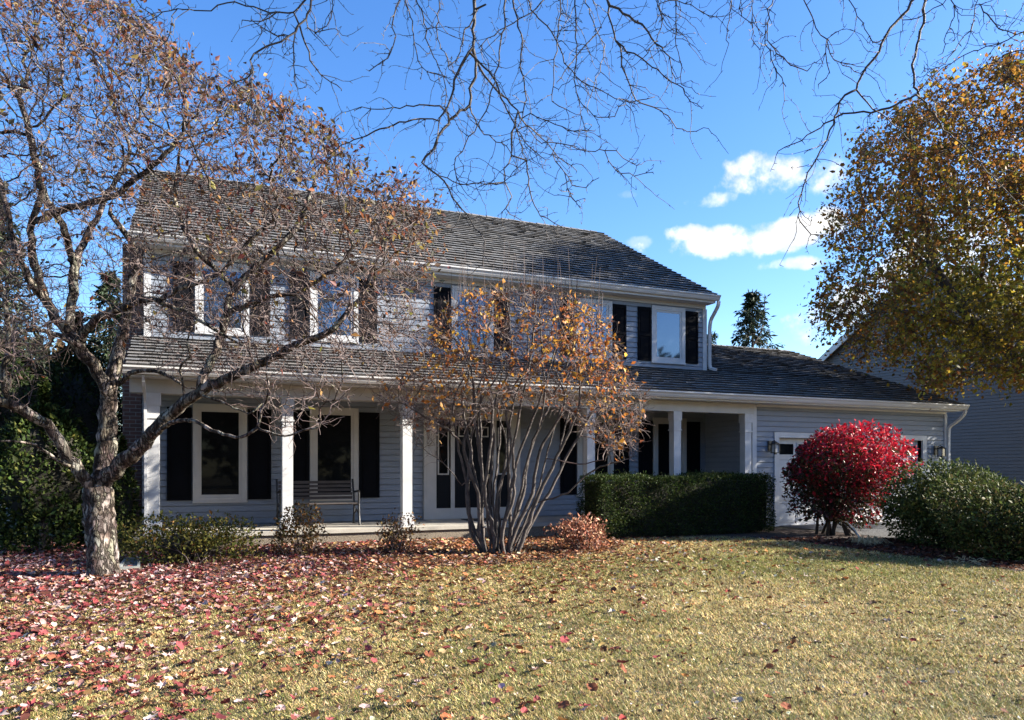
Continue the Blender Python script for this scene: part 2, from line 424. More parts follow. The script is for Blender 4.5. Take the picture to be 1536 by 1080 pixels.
w = MB()                                     # main block
siding(w, (XL, BY), (1, 0), (0, -1), XM - XL, PF, 3.06)
siding(w, (-0.74, BY), (1, 0), (0, -1), XM + 0.74, 4.06, 5.95)
roofz = lambda y: UE_Z + (min(y, 2 * RIDGE_Y - y) - UE_Y) * UT
def gab(z):
    h = max(0.0, (z - UE_Z) / UT) if z > roofz(BY) else 0
    a = max(0, UE_Y + (z - UE_Z) / UT - BY) if z > roofz(BY) else 0
    return (a, 11.0 - a)
siding(w, (XM, BY), (0, 1), (1, 0), 11, 0.15, 9.0, lim=gab)
siding(w, (XL, BY + 11), (0, -1), (-1, 0), 11, 0.15, 9.0, lim=gab)
siding(w, (XM, BY + 11), (-1, 0), (0, 1), XM - XL, 0.15, 5.9)
w.box((XL + 0.01, BY + 0.02, 0.0), (XM - 0.01, BY + 10.99, 5.9))
w.build('wall', SIDING, house)
g = MB()                                     # garage walls, with a true opening
DX0, DX1, DZ1 = 13.06, 17.94, 2.33
siding(g, (XM, FY), (1, 0), (0, -1), DX0 - XM, 0.2, DZ1)
siding(g, (DX1, FY), (1, 0), (0, -1), XR - DX1, 0.2, DZ1)
siding(g, (XM, FY), (1, 0), (0, -1), XR - XM, DZ1, 3.12)
siding(g, (XM, BY), (0, -1), (-1, 0), BY - FY, PF, 3.06)
def gab2(z):
    z2 = LE_Z + (FY - LE_Y) * LT
    a = max(0, (z - z2) / LT) if z > z2 else 0
    return (a, 11.6 - a)
siding(g, (XR, FY), (0, 1), (1, 0), 11.6, 0.2, 5.5, lim=gab2)
g.box((XM + 0.02, FY + 0.5, 0.1), (XR - 0.02, FY + 11.58, 3.1))
g.box((XM + 0.02, FY + 0.02, 0.1), (DX0, FY + 0.5, 3.1)); g.box((DX1, FY + 0.02, 0.1), (XR - 0.02, FY + 0.5, 3.1)); g.box((DX0, FY + 0.02, DZ1), (DX1, FY + 0.5, 3.1))
g.build('garage_wall', SIDING, house)

def shakes(mb, x0, x1, ye, ze, pitch_t, s0, s1, exp=0.25, base=(0.112, 0.108, 0.103)):
    ca = 1 / math.sqrt(1 + pitch_t ** 2); sa = pitch_t * ca
    s = s0; row = 0
    while s < s1:
        x = x0 + random.uniform(-0.02, 0.02)
        while x < x1:
            wd = min(random.choice([0.1, 0.14, 0.18, 0.22, 0.27]) + random.uniform(-.02, .02), x1 - x + 0.02)
            th = random.uniform(0.04, 0.056); j = random.uniform(-0.007, 0.007); lift = random.choice([0, 0, 0, 0, 0.006])
            a = s + j; b = min(s + exp + 0.06, s1 + 0.06)
            q = lambda u, sl, o: (u, ye + sl * ca - o * sa, ze + sl * sa + o * ca)
            cr = random.uniform(0.9, 1.1); tint = random.uniform(-0.015, 0.015)
            col = (base[0] * cr + tint * .4, base[1] * cr, base[2] * cr - tint * .4)
            xa, xb = x + 0.004, x + wd - 0.004
            o2 = random.uniform(-.006, .006)
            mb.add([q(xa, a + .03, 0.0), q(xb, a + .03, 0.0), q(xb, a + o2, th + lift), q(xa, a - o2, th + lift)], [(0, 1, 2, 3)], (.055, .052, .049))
            mb.add([q(xa, a + .03, 0.0), q(xb, a + .03, 0.0), q(xb, a + o2, th + lift), q(xa, a - o2, th + lift), q(xb, b, 0.008), q(xa, b, 0.008)],
                   [(3, 2, 4, 5), (0, 3, 5), (1, 4, 2)], col)
            x += wd
        s += exp; row += 1

r = MB(); ca = math.cos(rad(29)); SL = (RIDGE_Y - UE_Y) / ca
RX0, RX1 = -1.0, XM + 0.06
shakes(r, RX0, RX1, UE_Y, UE_Z, UT, 0, SL)
for k in range(int((RX1 - RX0) / 0.24)):       # ridge caps
    x = RX0 + 0.24 * k; zr = UE_Z + (RIDGE_Y - UE_Y) * UT; c = random.uniform(.08, .13); hh = random.uniform(0.045, 0.06)
    r.add([(x, RIDGE_Y - .14, zr - .045), (x + .25, RIDGE_Y - .14, zr - .055), (x + .25, RIDGE_Y, zr + hh - .012), (x, RIDGE_Y, zr + hh), (x, RIDGE_Y + .14, zr - .045), (x + .25, RIDGE_Y + .14, zr - .055)],
          [(0, 1, 2, 3), (3, 2, 5, 4), (0, 3, 4), (1, 5, 2)], (c, c, c))
roof = r.build('roof', SHAKE, house)
d_ = MB()
zr = UE_Z + (RIDGE_Y - UE_Y) * UT
d_.prism([(UE_Y + .03, UE_Z - .004), (RIDGE_Y, zr - .016), (2 * RIDGE_Y - UE_Y, UE_Z - .004), (2 * RIDGE_Y - UE_Y, UE_Z - .09), (RIDGE_Y, zr - .1), (UE_Y + .03, UE_Z - .09)], RX0 + .01, RX1 - .01)
d_.build('roof_deck', DECK, roof)

r = MB(); ca = math.cos(rad(20)); GX1 = XR + 0.06
SW = (BY - LE_Y) / ca; SG = (GR_Y - LE_Y) / ca
shakes(r, -0.95, GX1, LE_Y, LE_Z, LT, 0, SW, 0.25)
shakes(r, XM + 0.02, GX1, LE_Y, LE_Z, LT, math.ceil(SW / 0.25) * 0.25, SG, 0.25)
zg = LE_Z + (GR_Y - LE_Y) * LT
for k in range(int((GX1 - XM) / 0.24)):
    x = XM + .05 + 0.24 * k; c = random.uniform(.08, .13)
    r.add([(x, GR_Y - .14, zg - .02), (x + .25, GR_Y - .14, zg - .03), (x + .25, GR_Y, zg + .04), (x, GR_Y, zg + .052), (x, GR_Y + .14, zg - .02), (x + .25, GR_Y + .14, zg - .03)],
          [(0, 1, 2, 3), (3, 2, 5, 4), (0, 3, 4), (1, 5, 2)], (c, c, c))
lroof = r.build('roof', SHAKE, house)
lroof['label'] = 'low shake roof over the porch and garage'
d_ = MB()
zb = LE_Z + (BY - LE_Y) * LT
d_.prism([(LE_Y + .03, LE_Z - .004), (BY - .02, zb - .012), (BY - .02, zb - .09), (LE_Y + .03, LE_Z - .07)], -0.94, XM + .02)
d_.prism([(LE_Y + .03, LE_Z - .004), (GR_Y, zg - .014), (2 * GR_Y - LE_Y, LE_Z - .004), (2 * GR_Y - LE_Y, LE_Z - .09), (GR_Y, zg - .1), (LE_Y + .03, LE_Z - .07)], XM + .02, GX1 - .01)
d_.build('roof_deck', DECK, lroof)

def gutter(x0, x1, y, z, name='gutter'):
    m_ = MB()
    m_.prism([(y + .02, z - .02), (y + .02, z - .13), (y - .05, z - .13), (y - .075, z - .09), (y - .085, z - .06), (y - .115, z - .03), (y - .115, z), (y - .1, z), (y - .1, z - .022), (y - .01, z - .022)], x0, x1)
    return m_.build(name, GUTM, house)
gutter(-0.99, GX1 + .05, LE_Y, LE_Z - 0.005)
gutter(RX0 - .02, RX1 + .05, UE_Y, UE_Z - 0.005)
f = MB()                                      # fascia boards and soffits
f.box((-0.94, LE_Y + .022, LE_Z - .17), (GX1 - .02, LE_Y + .05, LE_Z - .02)); f.box((-0.94, LE_Y + .052, LE_Z - .168), (GX1 - .02, FY - .02, LE_Z - .15))
f.box((RX0 + .02, UE_Y + .022, UE_Z - .19), (RX1 - .02, UE_Y + .05, UE_Z - .02)); f.box((RX0 + .02, UE_Y + .052, UE_Z - .188), (RX1 - .02, BY - .02, UE_Z - .165))
f.box((-0.72, BY - .045, UE_Z - .28), (XM - .02, BY - .02, UE_Z - .19))
f.box((XM + .06, FY - .045, LE_Z - .215), (XR - .02, FY - .02, LE_Z - .17))
f.build('fascia', GUTM, house)

cb = MB(); cb.box((XR - .075, FY - .034, .2), (XR + .02, FY + .06, LE_Z - .22)); cb.build('corner_board', TRIM, house)
cb = MB(); cb.box((XM - .05, FY - .037, .2), (XM + .075, FY + .012, LE_Z - .175)); cb.build('corner_board', TRIM, house)
cb = MB(); cb.box((XM - .10, BY - .034, 4.1), (XM + .02, BY + .08, UE_Z - .285)); cb.build('corner_board', TRIM, house)
cb = MB(); cb.box((-0.77, BY - .034, 4.09), (-0.65, BY + .08, UE_Z - .285)); cb.build('corner_board', TRIM, house)
fl = MB(); fl.box((-0.65, BY - .03, 4.1), (XM - .1, BY - .019, 4.19)); fl.build('skirt_board', SIDING, house)

def downspout(pts, wx=0.075, wy=0.055):
    m_ = MB(); P = Skel(); P.path(pts, 1, 1, None, 0.06, 0)
    pp = np.array(P.P); n = len(pp)
    vs = []; fs = []
    t = np.gradient(pp, axis=0)
    for i in range(n):
        tt = t[i] / np.linalg.norm(t[i]); a = np.array([1, 0, 0]) if abs(tt[0]) < .8 else np.array([0, 1, 0.])
        u = np.cross(tt, a); u /= np.linalg.norm(u); v = np.cross(u, tt)
        rib = 1.0 + (0.05 if i % 2 else 0)
        for sx, sy in ((-1, -1), (1, -1), (1, 1), (-1, 1)):
            vs.append(pp[i] + u * sx * wy / 2 * rib + v * sy * wx / 2 * rib)
    for i in range(n - 1):
        for j in range(4): fs.append((i * 4 + j, i * 4 + (j + 1) % 4, i * 4 + 4 + (j + 1) % 4, i * 4 + 4 + j))
    fs += [(3, 2, 1, 0), tuple(range(4 * n - 4, 4 * n))]
    m_.add(vs, fs); return m_.build('downspout', TRIM, house)
x = XM + .08
downspout([(x + .02, UE_Y - .03, UE_Z - .14), (x + .02, UE_Y, UE_Z - .26), (x + .01, UE_Y + .13, UE_Z - .42), (x, BY - .12, UE_Z - .58), (x, BY - .07, UE_Z - .8), (x, BY - .07, 4.9), (x, BY - .07, 4.25), (x + .04, BY - .12, 4.16), (x + .1, BY - .22, 4.12)])
x = XR + .07
downspout([(x, LE_Y - .02, LE_Z - .14), (x, LE_Y + .03, LE_Z - .27), (x - .01, LE_Y + .24, LE_Z - .45), (x - .03, FY - .1, LE_Z - .56), (x - .03, FY - .06, LE_Z - .8), (x - .03, FY - .06, 1.2), (x - .03, FY - .06, .25)])
downspout([(-0.67, LE_Y, LE_Z - .14), (-0.67, LE_Y + .1, LE_Z - .3), (-0.66, FY - .16, LE_Z - .5), (-0.655, FY - .11, 2.4), (-0.655, FY - .11, .52), (-0.71, FY - .3, .30)], .045, .045)

ch = MB(); ch.box((-1.18, 16.7, 0.1), (XL - .02, 18.6, 6.0)); ch.build('chimney', BRICK, house)

# porch
p = MB(); p.box((XL - .05, FY - .17, PF - .07), (XM - .055, BY - .02, PF)); p.build('porch_floor', CONC, house)
p = MB(); p.box((XL - .02, FY - .13, 0.05), (XM - .06, BY - .02, PF - .073)); p.build('foundation', AGG, house)
p = MB(); p.box((-0.9, FY - .10, 2.87), (XM - .052, FY + .1, LE_Z - .172)); p.build('porch_beam', TRIMD, house)
p = MB(); p.box((-0.88, FY + .105, 3.0), (XM - .02, BY - .02, 3.03)); p.build('porch_ceiling', TRIMD, house)
for cxx in (-0.535, 1.66, 3.88, 7.89, 10.09, 12.08):
    m_ = MB(); c = (cxx, FY)
    m_.cbox(c, .25, PF + .002, PF + .20); m_.cbox(c, .225, PF + .2, PF + .225); m_.cbox(c, .185, PF + .225, 2.44)
    m_.cbox(c, .225, 2.44, 2.47); m_.cbox(c, .19, 2.47, 2.665); m_.cbox(c, .225, 2.665, 2.868)
    m_.build('column', TRIM, house)

def window(x0, x1, z0, z1, y, glass, cas=0.10, sash=0.055, name='window'):
    m_ = MB(); yo = y - .05
    m_.box((x0, yo, z1 - cas), (x1, y - .002, z1)); m_.box((x0, yo, z0), (x1, y - .002, z0 + cas * .9))
    m_.box((x0, yo, z0 + cas * .9), (x0 + cas, y - .002, z1 - cas)); m_.box((x1 - cas, yo, z0 + cas * .9), (x1, y - .002, z1 - cas))
    m_.box((x0 - .01, yo - .018, z0 - .015), (x1 + .01, y - .02, z0 + .018))
    a0, a1, b0, b1 = x0 + cas, x1 - cas, z0 + cas * .9, z1 - cas; yi = y - .034
    m_.box((a0, yi, b1 - sash), (a1, y - .003, b1)); m_.box((a0, yi, b0), (a1, y - .003, b0 + sash))
    m_.box((a0, yi, b0 + sash), (a0 + sash, y - .003, b1 - sash)); m_.box((a1 - sash, yi, b0 + sash), (a1, y - .003, b1 - sash))
    w_ = m_.build(name, TRIM if glass is GLASSU else TRIMD, house)
    m_ = MB(); m_.box((a0 + sash - .004, y - .026, b0 + sash - .004), (a1 - sash + .004, y - .02, b1 - sash + .004)); m_.build('pane', glass, w_)
    return w_

def shutter(x0, x1, z0, z1, y):
    m_ = MB(); yo = y - .05; s_ = .045; zm = z0 + (z1 - z0) * .46
    m_.box((x0, yo, z0), (x0 + s_, y - .012, z1)); m_.box((x1 - s_, yo, z0), (x1, y - .012, z1))
    for a, b in ((z0, z0 + .06), (zm, zm + .06), (z1 - .09, z1)): m_.box((x0 + s_, yo + .002, a), (x1 - s_, y - .012, b))
    for a, b in ((z0 + .06, zm), (zm + .06, z1 - .09)):
        m_.box((x0 + s_, y - .03, a), (x1 - s_, y - .014, b))
        m_.box((x0 + s_ + .03, y - .038, a + .035), (x1 - s_ - .03, y - .029, b - .035))
    return m_.build('shutter', SHUT, house)

for c in (0.63, 2.82, 5.89, 9.0, 11.14):
    window(c - .5, c + .5, 4.24, 5.66, BY, GLASSU)
    shutter(c - .5 - .40, c - .5 - .025, 4.27, 5.60, BY); shutter(c + .5 + .025, c + .5 + .40, 4.27, 5.60, BY)
for c, sl, sr in ((0.59, .46, .46), (2.82, .38, .45), (9.04, .44, .44), (11.18, .41, .42)):
    window(c - .5, c + .5, 0.93, 2.86, BY, GLASSL)
    shutter(c - .5 - sl, c - .5 - .02, 0.97, 2.78, BY); shutter(c + .5 + .02, c + .5 + sr, 0.97, 2.78, BY)

# entrance: casings, sidelights, dark door
de = MB(); y = BY
de.box((4.75, y - .07, PF + .24), (5.03, y - .002, 2.95)); de.box((6.76, y - .07, PF + .24), (7.05, y - .002, 2.95))
de.box((5.03, y - .068, 2.68), (6.76, y - .002, 2.95)); de.box((5.37, y - .055, PF + .24), (5.46, y - .002, 2.68)); de.box((6.36, y - .055, PF + .24), (6.46, y - .002, 2.68))
de.box((4.75, y - .075, PF + .002), (7.05, y - .002, PF + .24)); de.box((4.81, y - .078, PF + .45), (4.97, y - .069, 2.5)); de.box((6.82, y - .078, PF + .45), (6.98, y - .069, 2.5))
ent = de.build('door_frame', TRIMD, house)
for x0, x1 in ((5.03, 5.37), (6.46, 6.76)):
    m_ = MB(); m_.box((x0, y - .03, PF + .24), (x1, y - .004, 2.68)); m_.box((x0 + .05, y - .036, PF + .34), (x1 - .05, y - .029, 1.25)); sd = m_.build('sidelight', DOORM, house)
    m_ = MB(); a0, a1, b0, b1 = x0 + .04, x1 - .04, 1.45, 2.52; t_ = .03
    m_.box((a0, y - .042, b0), (a0 + t_, y - .029, b1)); m_.box((a1 - t_, y - .042, b0), (a1, y - .029, b1)); m_.box((a0 + t_, y - .042, b0), (a1 - t_, y - .029, b0 + t_)); m_.box((a0 + t_, y - .042, b1 - t_), (a1 - t_, y - .029, b1))
    m_.build('sidelight_trim', TRIMD, sd)
    m_ = MB(); m_.box((a0 + t_, y - .034, b0 + t_), (a1 - t_, y - .031, b1 - t_)); m_.build('pane', GLASSL, sd)
m_ = MB(); m_.box((5.46, y - .035, PF + .242), (6.36, y - .004, 2.68))
for (a, b, c0, c1) in ((5.55, 5.87, .85, 1.35), (5.95, 6.27, .85, 1.35), (5.55, 5.87, 1.5, 2.2), (5.95, 6.27, 1.5, 2.2)): m_.box((a, y - .042, c0), (b, y - .034, c1))
door = m_.build('front_door', DOORM, house)
m_ = MB()
for a, b in ((5.55, 5.87), (5.95, 6.27)):
    for (q0, q1, q2, q3) in ((a, a + .025, 2.3, 2.53), (b - .025, b, 2.3, 2.53), (a + .025, b - .025, 2.3, 2.325), (a + .025, b - .025, 2.505, 2.53)): m_.box((q0, y - .044, q2), (q1, y - .034, q3))
m_.build('door_light_trim', TRIMD, door)
m_ = MB(); m_.tube([(6.28, y - .035, 1.45), (6.28, y - .085, 1.45), (6.28, y - .09, 1.4), (6.28, y - .09, 1.25), (6.28, y - .04, 1.2)], [.012] * 5, 6); m_.build('handle', BRASS, door)

m_ = MB(); m_.box((7.33, BY - .06, .9), (7.43, BY - .005, 1.04)); m_.build('outlet_box', TRIM, house)

# garage door in its recess
tr = MB()
tr.box((DX0 - .14, FY - .036, .2), (DX0, FY + .15, DZ1 + .13)); tr.box((DX1, FY - .036, .2), (DX1 + .14, FY + .15, DZ1 + .13)); tr.box((DX0, FY - .036, DZ1), (DX1, FY + .15, DZ1 + .13))
tr.build('garage_door_frame', TRIM, house)
gd = MB(); gy = FY + .12; nz_ = 4; ph = (DZ1 - .2) / 4
for k in range(4):
    z0 = .2 + k * ph
    gd.box((DX0 + .003, gy, z0 + .004), (DX1 - .003, gy + .04, z0 + ph - .004))
    for i in range(8):
        a = DX0 + .04 + i * .604
        if k < 3:
            gd.box((a + .03, gy - .012, z0 + .08), (a + .57, gy + .001, z0 + ph - .08)); gd.box((a + .07, gy - .02, z0 + .12), (a + .53, gy - .011, z0 + ph - .12))
        else:
            for q in ((a + .05, a + .08, .10, .42), (a + .53, a + .56, .10, .42), (a + .08, a + .53, .10, .13), (a + .08, a + .53, .39, .42)):
                gd.box((q[0], gy - .02, z0 + q[2]), (q[1], gy + .001, z0 + q[3]))
gdo = gd.build('garage_door', TRIM, house)
for i in range(8):
    a = DX0 + .04 + i * .604; m_ = MB(); z0 = .2 + 3 * ph
    m_.box((a + .08, gy - .008, z0 + .13), (a + .53, gy - .002, z0 + .39)); m_.build('pane', GLASSL, gdo)

def lantern(x, z):
    m_ = MB(); y = FY - .02
    m_.box((x - .06, y - .03, z - .12), (x + .06, y, z + .12)); m_.tube([(x, y - .03, z + .02), (x, y - .1, z + .1), (x, y - .17, z + .12), (x, y - .19, z + .06)], [.012] * 4, 6)
    c = (x, y - .19)
    m_.add([(c[0] - .09, c[1] - .09, z + .03), (c[0] + .09, c[1] - .09, z + .03), (c[0] + .09, c[1] + .09, z + .03), (c[0] - .09, c[1] + .09, z + .03), (c[0], c[1], z + .11)], [(0, 1, 4), (1, 2, 4), (2, 3, 4), (3, 0, 4), (3, 2, 1, 0)])
    for sx in (-1, 1):
        for sy in (-1, 1): m_.box((c[0] + sx * .065 - .008, c[1] + sy * .065 - .008, z - .16), (c[0] + sx * .065 + .008, c[1] + sy * .065 + .008, z + .03))
    m_.cbox(c, .15, z - .18, z - .16); m_.cbox(c, .05, z - .21, z - .18)
    l = m_.build('wall_lantern', BLACKM, house)
    m_ = MB(); m_.cbox(c, .115, z - .158, z + .028); m_.build('lantern_glass', LAMPG, l)
lantern(12.78, 2.13); lantern(18.42, 2.08)

# things on and by the porch
bench = thing('garden_bench', 'dark slatted garden bench with black metal arms on the porch behind the second column', 'bench')
bx0, bx1, by, bz = 1.62, 3.12, 15.25, PF + .003
m_ = MB()
for k in range(5):
    yy = by - .20 + k * .095; m_.box((bx0 + .03, yy, bz + .42 - .008 * k), (bx1 - .03, yy + .078, bz + .445 - .008 * k))
m_.build('seat', BENCHW, bench)
m_ = MB()
for k in range(5):
    zz = bz + .50 + k * .078; yy = by + .30 + .03 * k; m_.box((bx0 + .03, yy, zz), (bx1 - .03, yy + .022, zz + .055))
m_.build('backrest', BENCHW, bench)
for x in (bx0, bx1):
    m_ = MB()
    m_.tube([(x, by - .22, bz + .66), (x, by - .16, bz + .67), (x, by + .1, bz + .655), (x, by + .3, bz + .64)], [.022] * 4, 6); m_.build('arm', BLACKM, bench)
    m_ = MB(); m_.tube([(x, by - .26, bz), (x, by - .22, bz + .2), (x, by - .19, bz + .42), (x, by - .2, bz + .65)], [.022, .02, .02, .02], 6); m_.build('leg', BLACKM, bench)
    m_ = MB(); m_.tube([(x, by + .34, bz), (x, by + .27, bz + .22), (x, by + .26, bz + .43), (x, by + .34, bz + .66), (x, by + .44, bz + .9)], [.022] * 5, 6)
    m_.tube([(x, by - .2, bz + .42), (x, by + .02, bz + .40), (x, by + .26, bz + .385)], [.018] * 3, 6)
    m_.tube([(x, by - .2, bz + .2), (x, by, bz + .3), (x, by + .26, bz + .2)], [.012] * 3, 6); m_.build('leg', BLACKM, bench)

m_ = MB(); m_.box((5.5, 15.2, PF + .003), (6.35, 15.75, PF + .018)); tag(m_.build('door_mat', mat('mat_rubber', (.015, .015, .016), .95)), 'flat black mat lying on the porch floor before the front door', 'door mat')
m_ = MB(); sb = at(196, 838, 10.75); z0 = float(gz(sb[0], sb[1]))
cs = [(-.14, -.36), (.14, -.36), (.10, .36), (-.10, .36)]
vs = []
for h, k in ((0, 1.0), (.07, 1.0), (.07, .72), (.03, .7)):
    vs += [(sb[0] + a * k, sb[1] + b * (k if k == 1 else .9), z0 + h + (.05 if b > 0 and h > 0 else 0)) for a, b in cs]
fs = []
for L in range(3):
    for j in range(4): fs.append((L * 4 + j, L * 4 + (j + 1) % 4, L * 4 + 4 + (j + 1) % 4, L * 4 + 4 + j))
fs.append((12, 13, 14, 15)); m_.add(vs, fs)
tag(m_.build('splash_block', mat('splash_concrete', (.22, .23, .22), .9, .2, 20)), 'pale concrete downspout splash block on the ground right of the crabapple trunk', 'splash block')

fen = thing('picket_fence', 'white picket fence glimpsed in the back yard beside the brick chimney', 'fence')
m_ = MB()
for k in range(26):
    xx = -7 + k * .17; m_.box((xx, 21.99, .3), (xx + .085, 22.01, 1.5))
m_.build('pickets', TRIM, fen)
m_ = MB(); m_.box((-7, 22.012, .55), (-2.7, 22.06, .64)); m_.box((-7, 22.012, 1.2), (-2.7, 22.06, 1.29)); m_.build('rail', TRIM, fen)

# ------------------------------------------------------------------ neighbour's house
rng = np.random.default_rng(103); random.seed(103)
nb = thing('neighbouring_house', 'plain grey gable-ended house half hidden behind the autumn maple and the garage roof', 'house')
NX, NY0, NY1, NYR, NE, NR = 28.0, 17.1, 27.5, 22.3, 6.7, 9.75
nt = (NR - NE) / (NYR - NY0); m_ = MB()
def ngab(z):
    a = max(0, (z - NE) / nt); return (a, NY1 - NY0 - a)
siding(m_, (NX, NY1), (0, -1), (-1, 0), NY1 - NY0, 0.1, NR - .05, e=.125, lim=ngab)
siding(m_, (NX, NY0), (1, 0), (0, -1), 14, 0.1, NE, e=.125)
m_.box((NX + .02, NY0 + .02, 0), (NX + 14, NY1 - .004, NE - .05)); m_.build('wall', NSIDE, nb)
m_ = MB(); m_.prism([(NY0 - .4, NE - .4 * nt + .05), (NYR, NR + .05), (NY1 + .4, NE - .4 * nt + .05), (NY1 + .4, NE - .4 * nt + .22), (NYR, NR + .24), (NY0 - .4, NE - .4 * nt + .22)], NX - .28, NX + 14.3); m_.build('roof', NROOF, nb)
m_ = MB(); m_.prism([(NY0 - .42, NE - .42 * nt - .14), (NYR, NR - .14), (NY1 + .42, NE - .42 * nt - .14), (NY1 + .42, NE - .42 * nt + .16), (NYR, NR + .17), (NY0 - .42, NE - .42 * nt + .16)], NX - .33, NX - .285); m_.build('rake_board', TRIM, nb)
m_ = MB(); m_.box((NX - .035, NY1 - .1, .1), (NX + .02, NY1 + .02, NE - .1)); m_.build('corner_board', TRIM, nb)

# ------------------------------------------------------------------ crabapple tree at left
rng = np.random.default_rng(104); random.seed(104)
tree = thing('crabapple_tree', 'gnarled spreading crabapple tree with thick flaking trunk and sparse rusty leaves', 'tree')
S = Skel(); D0 = 10.0
def q(*pts): return np.array([at(a, b, c) for a, b, c in pts])
base = at(154, 872, D0); base[2] = float(gz(base[0], base[1])) - .08
S.path(np.vstack([base, q((153, 840, 10), (150, 790, 10), (148, 735, 10))]), .20, .17, None, .05, .004)
S.r[0] = .265; S.r[1] = .245; S.r[2] = .228; S.r[3] = .214
fork = len(S.P) - 1
S.path(q((148, 735, 10), (158, 690, 10.05), (161, 640, 10.1), (163, 590, 10.15), (172, 545, 10.2), (182, 500, 10.3), (190, 465, 10.3), (198, 425, 10.4), (203, 385, 10.4), (190, 350, 10.3), (165, 320, 10.2)), .132, .032, fork, .1, .012)
S.path(q((140, 738, 9.95), (118, 705, 9.8), (98, 680, 9.7), (80, 648, 9.5), (45, 620, 9.3), (10, 606, 9.1), (-60, 600, 8.9), (-150, 560, 8.7)), .085, .045, fork, .1, .01)
b1 = S.path(q((163, 590, 10.1), (148, 560, 10.0), (130, 535, 9.9), (113, 512, 9.8), (90, 485, 9.7), (72, 455, 9.6), (60, 425, 9.6), (50, 385, 9.5), (47, 345, 9.5), (55, 310, 9.4), (62, 280, 9.4), (50, 240, 9.4)), .085, .03, None, .1, .01)
S.path(q((116, 515, 9.8), (104, 485, 9.9), (110, 440, 10.0), (113, 400, 10.1), (120, 375, 10.2), (135, 345, 10.3), (147, 320, 10.3), (160, 290, 10.4), (175, 270, 10.4), (195, 230, 10.5)), .068, .02, None, .1, .01)
S.path(q((112, 400, 10.1), (100, 350, 9.9), (85, 320, 9.8), (65, 295, 9.8), (55, 250, 9.7), (40, 180, 9.7)), .04, .012, None, .1, .01)
S.path(q((52, 335, 9.5), (75, 322, 9.4), (105, 313, 9.4), (140, 303, 9.3), (170, 293, 9.3), (200, 270, 9.2), (240, 240, 9.2), (275, 200, 9.1)), .045, .012, None, .1, .01)
S.path(q((122, 512, 9.85), (132, 490, 9.7), (150, 475, 9.6), (185, 462, 9.5), (215, 450, 9.4), (240, 452, 9.3), (265, 462, 9.3), (300, 478, 9.2), (330, 500, 9.2), (370, 520, 9.1)), .058, .014, None, .1, .01)
S.path(q((240, 452, 9.3), (275, 430, 9.2), (310, 420, 9.1), (340, 400, 9.0), (375, 360, 9.0), (410, 330, 8.9)), .035, .012, None, .1, .01)
S.path(q((160, 716, 10), (178, 698, 9.9), (205, 675, 9.7), (235, 642, 9.5), (265, 613, 9.4), (300, 588, 9.2), (335, 570, 9.1), (375, 553, 9.0), (410, 538, 8.9), (450, 515, 8.9), (490, 500, 8.8), (520, 470, 8.8), (545, 440, 8.8), (560, 400, 8.8)), .10, .02, fork, .1, .01)
S.path(q((302, 586, 9.2), (308, 560, 9.3), (322, 532, 9.4), (332, 505, 9.5), (340, 470, 9.5), (352, 435, 9.6), (375, 405, 9.6), (400, 385, 9.7), (430, 360, 9.7), (455, 320, 9.8), (470, 280, 9.8)), .06, .015, None, .1, .01)
S.path(q((340, 470, 9.5), (365, 458, 9.3), (400, 445, 9.2), (440, 440, 9.2), (470, 425, 9.1), (500, 405, 9.0), (530, 370, 9.0)), .04, .012, None, .1, .01)
S.path(q((355, 432, 9.6), (320, 400, 9.4), (290, 370, 9.3), (270, 330, 9.2), (262, 280, 9.2), (270, 220, 9.2)), .036, .012, None, .1, .01)
S.path(q((276, 606, 9.4), (274, 575, 9.3), (271, 548, 9.2), (285, 535, 9.1), (280, 512, 9.1), (288, 490, 9.0)), .02, .009, None, .08, .006)
S.path(q((215, 664, 9.65), (255, 636, 9.2), (288, 630, 8.9), (312, 642, 8.7), (335, 652, 8.6), (362, 656, 8.5), (385, 642, 8.4), (392, 615, 8.4), (400, 600, 8.3)), .036, .012, None, .08, .006)
S.path(q((300, 592, 9.2), (330, 602, 9.0), (352, 612, 8.9), (372, 620, 8.8), (392, 606, 8.8)), .018, .008, None, .08, .006)
S.path(q((385, 642, 8.4), (402, 648, 8.3), (425, 654, 8.3), (455, 645, 8.3), (480, 640, 8.2)), .014, .006, None, .08, .006)
S.path(q((180, 575, 10.2), (200, 558, 10.0), (230, 556, 9.9), (255, 565, 9.8), (270, 575, 9.7)), .035, .02, None, .08, .006)
S.path(q((118, 705, 9.8), (85, 690, 9.4), (55, 668, 9.2), (20, 662, 9.0), (-20, 660, 8.9)), .022, .01, None, .08, .006)
S.path(q((120, 520, 9.8), (80, 500, 9.4), (40, 495, 9.2), (0, 500, 9.0), (-60, 480, 8.9)), .04, .016, None, .1, .01)
S.path(q((10, 606, 9.1), (5, 560, 9.0), (12, 520, 9.0), (10, 470, 8.9), (0, 420, 8.9), (-20, 350, 8.9)), .04, .014, None, .1, .01)
S.path(q((66, 445, 9.6), (45, 420, 9.4), (25, 380, 9.3), (15, 330, 9.3), (3, 280, 9.2), (-15, 220, 9.2)), .05, .014, None, .1, .01)
CR = [(-230, 480), (-240, 150), (-150, -90), (60, -60), (165, -10), (230, 40), (300, 105), (370, 120), (420, 150), (505, 195), (545, 250), (620, 270), (640, 330), (655, 420), (640, 500), (600, 560), (560, 600), (470, 660), (385, 650), (330, 600), (250, 520), (180, 470), (90, 520), (0, 640), (-120, 640)]
n = 12000
px_, py_ = rng.uniform(-240, 660, n), rng.uniform(-90, 665, n)
k = in_poly(px_, py_, CR); px_, py_ = px_[k], py_[k]
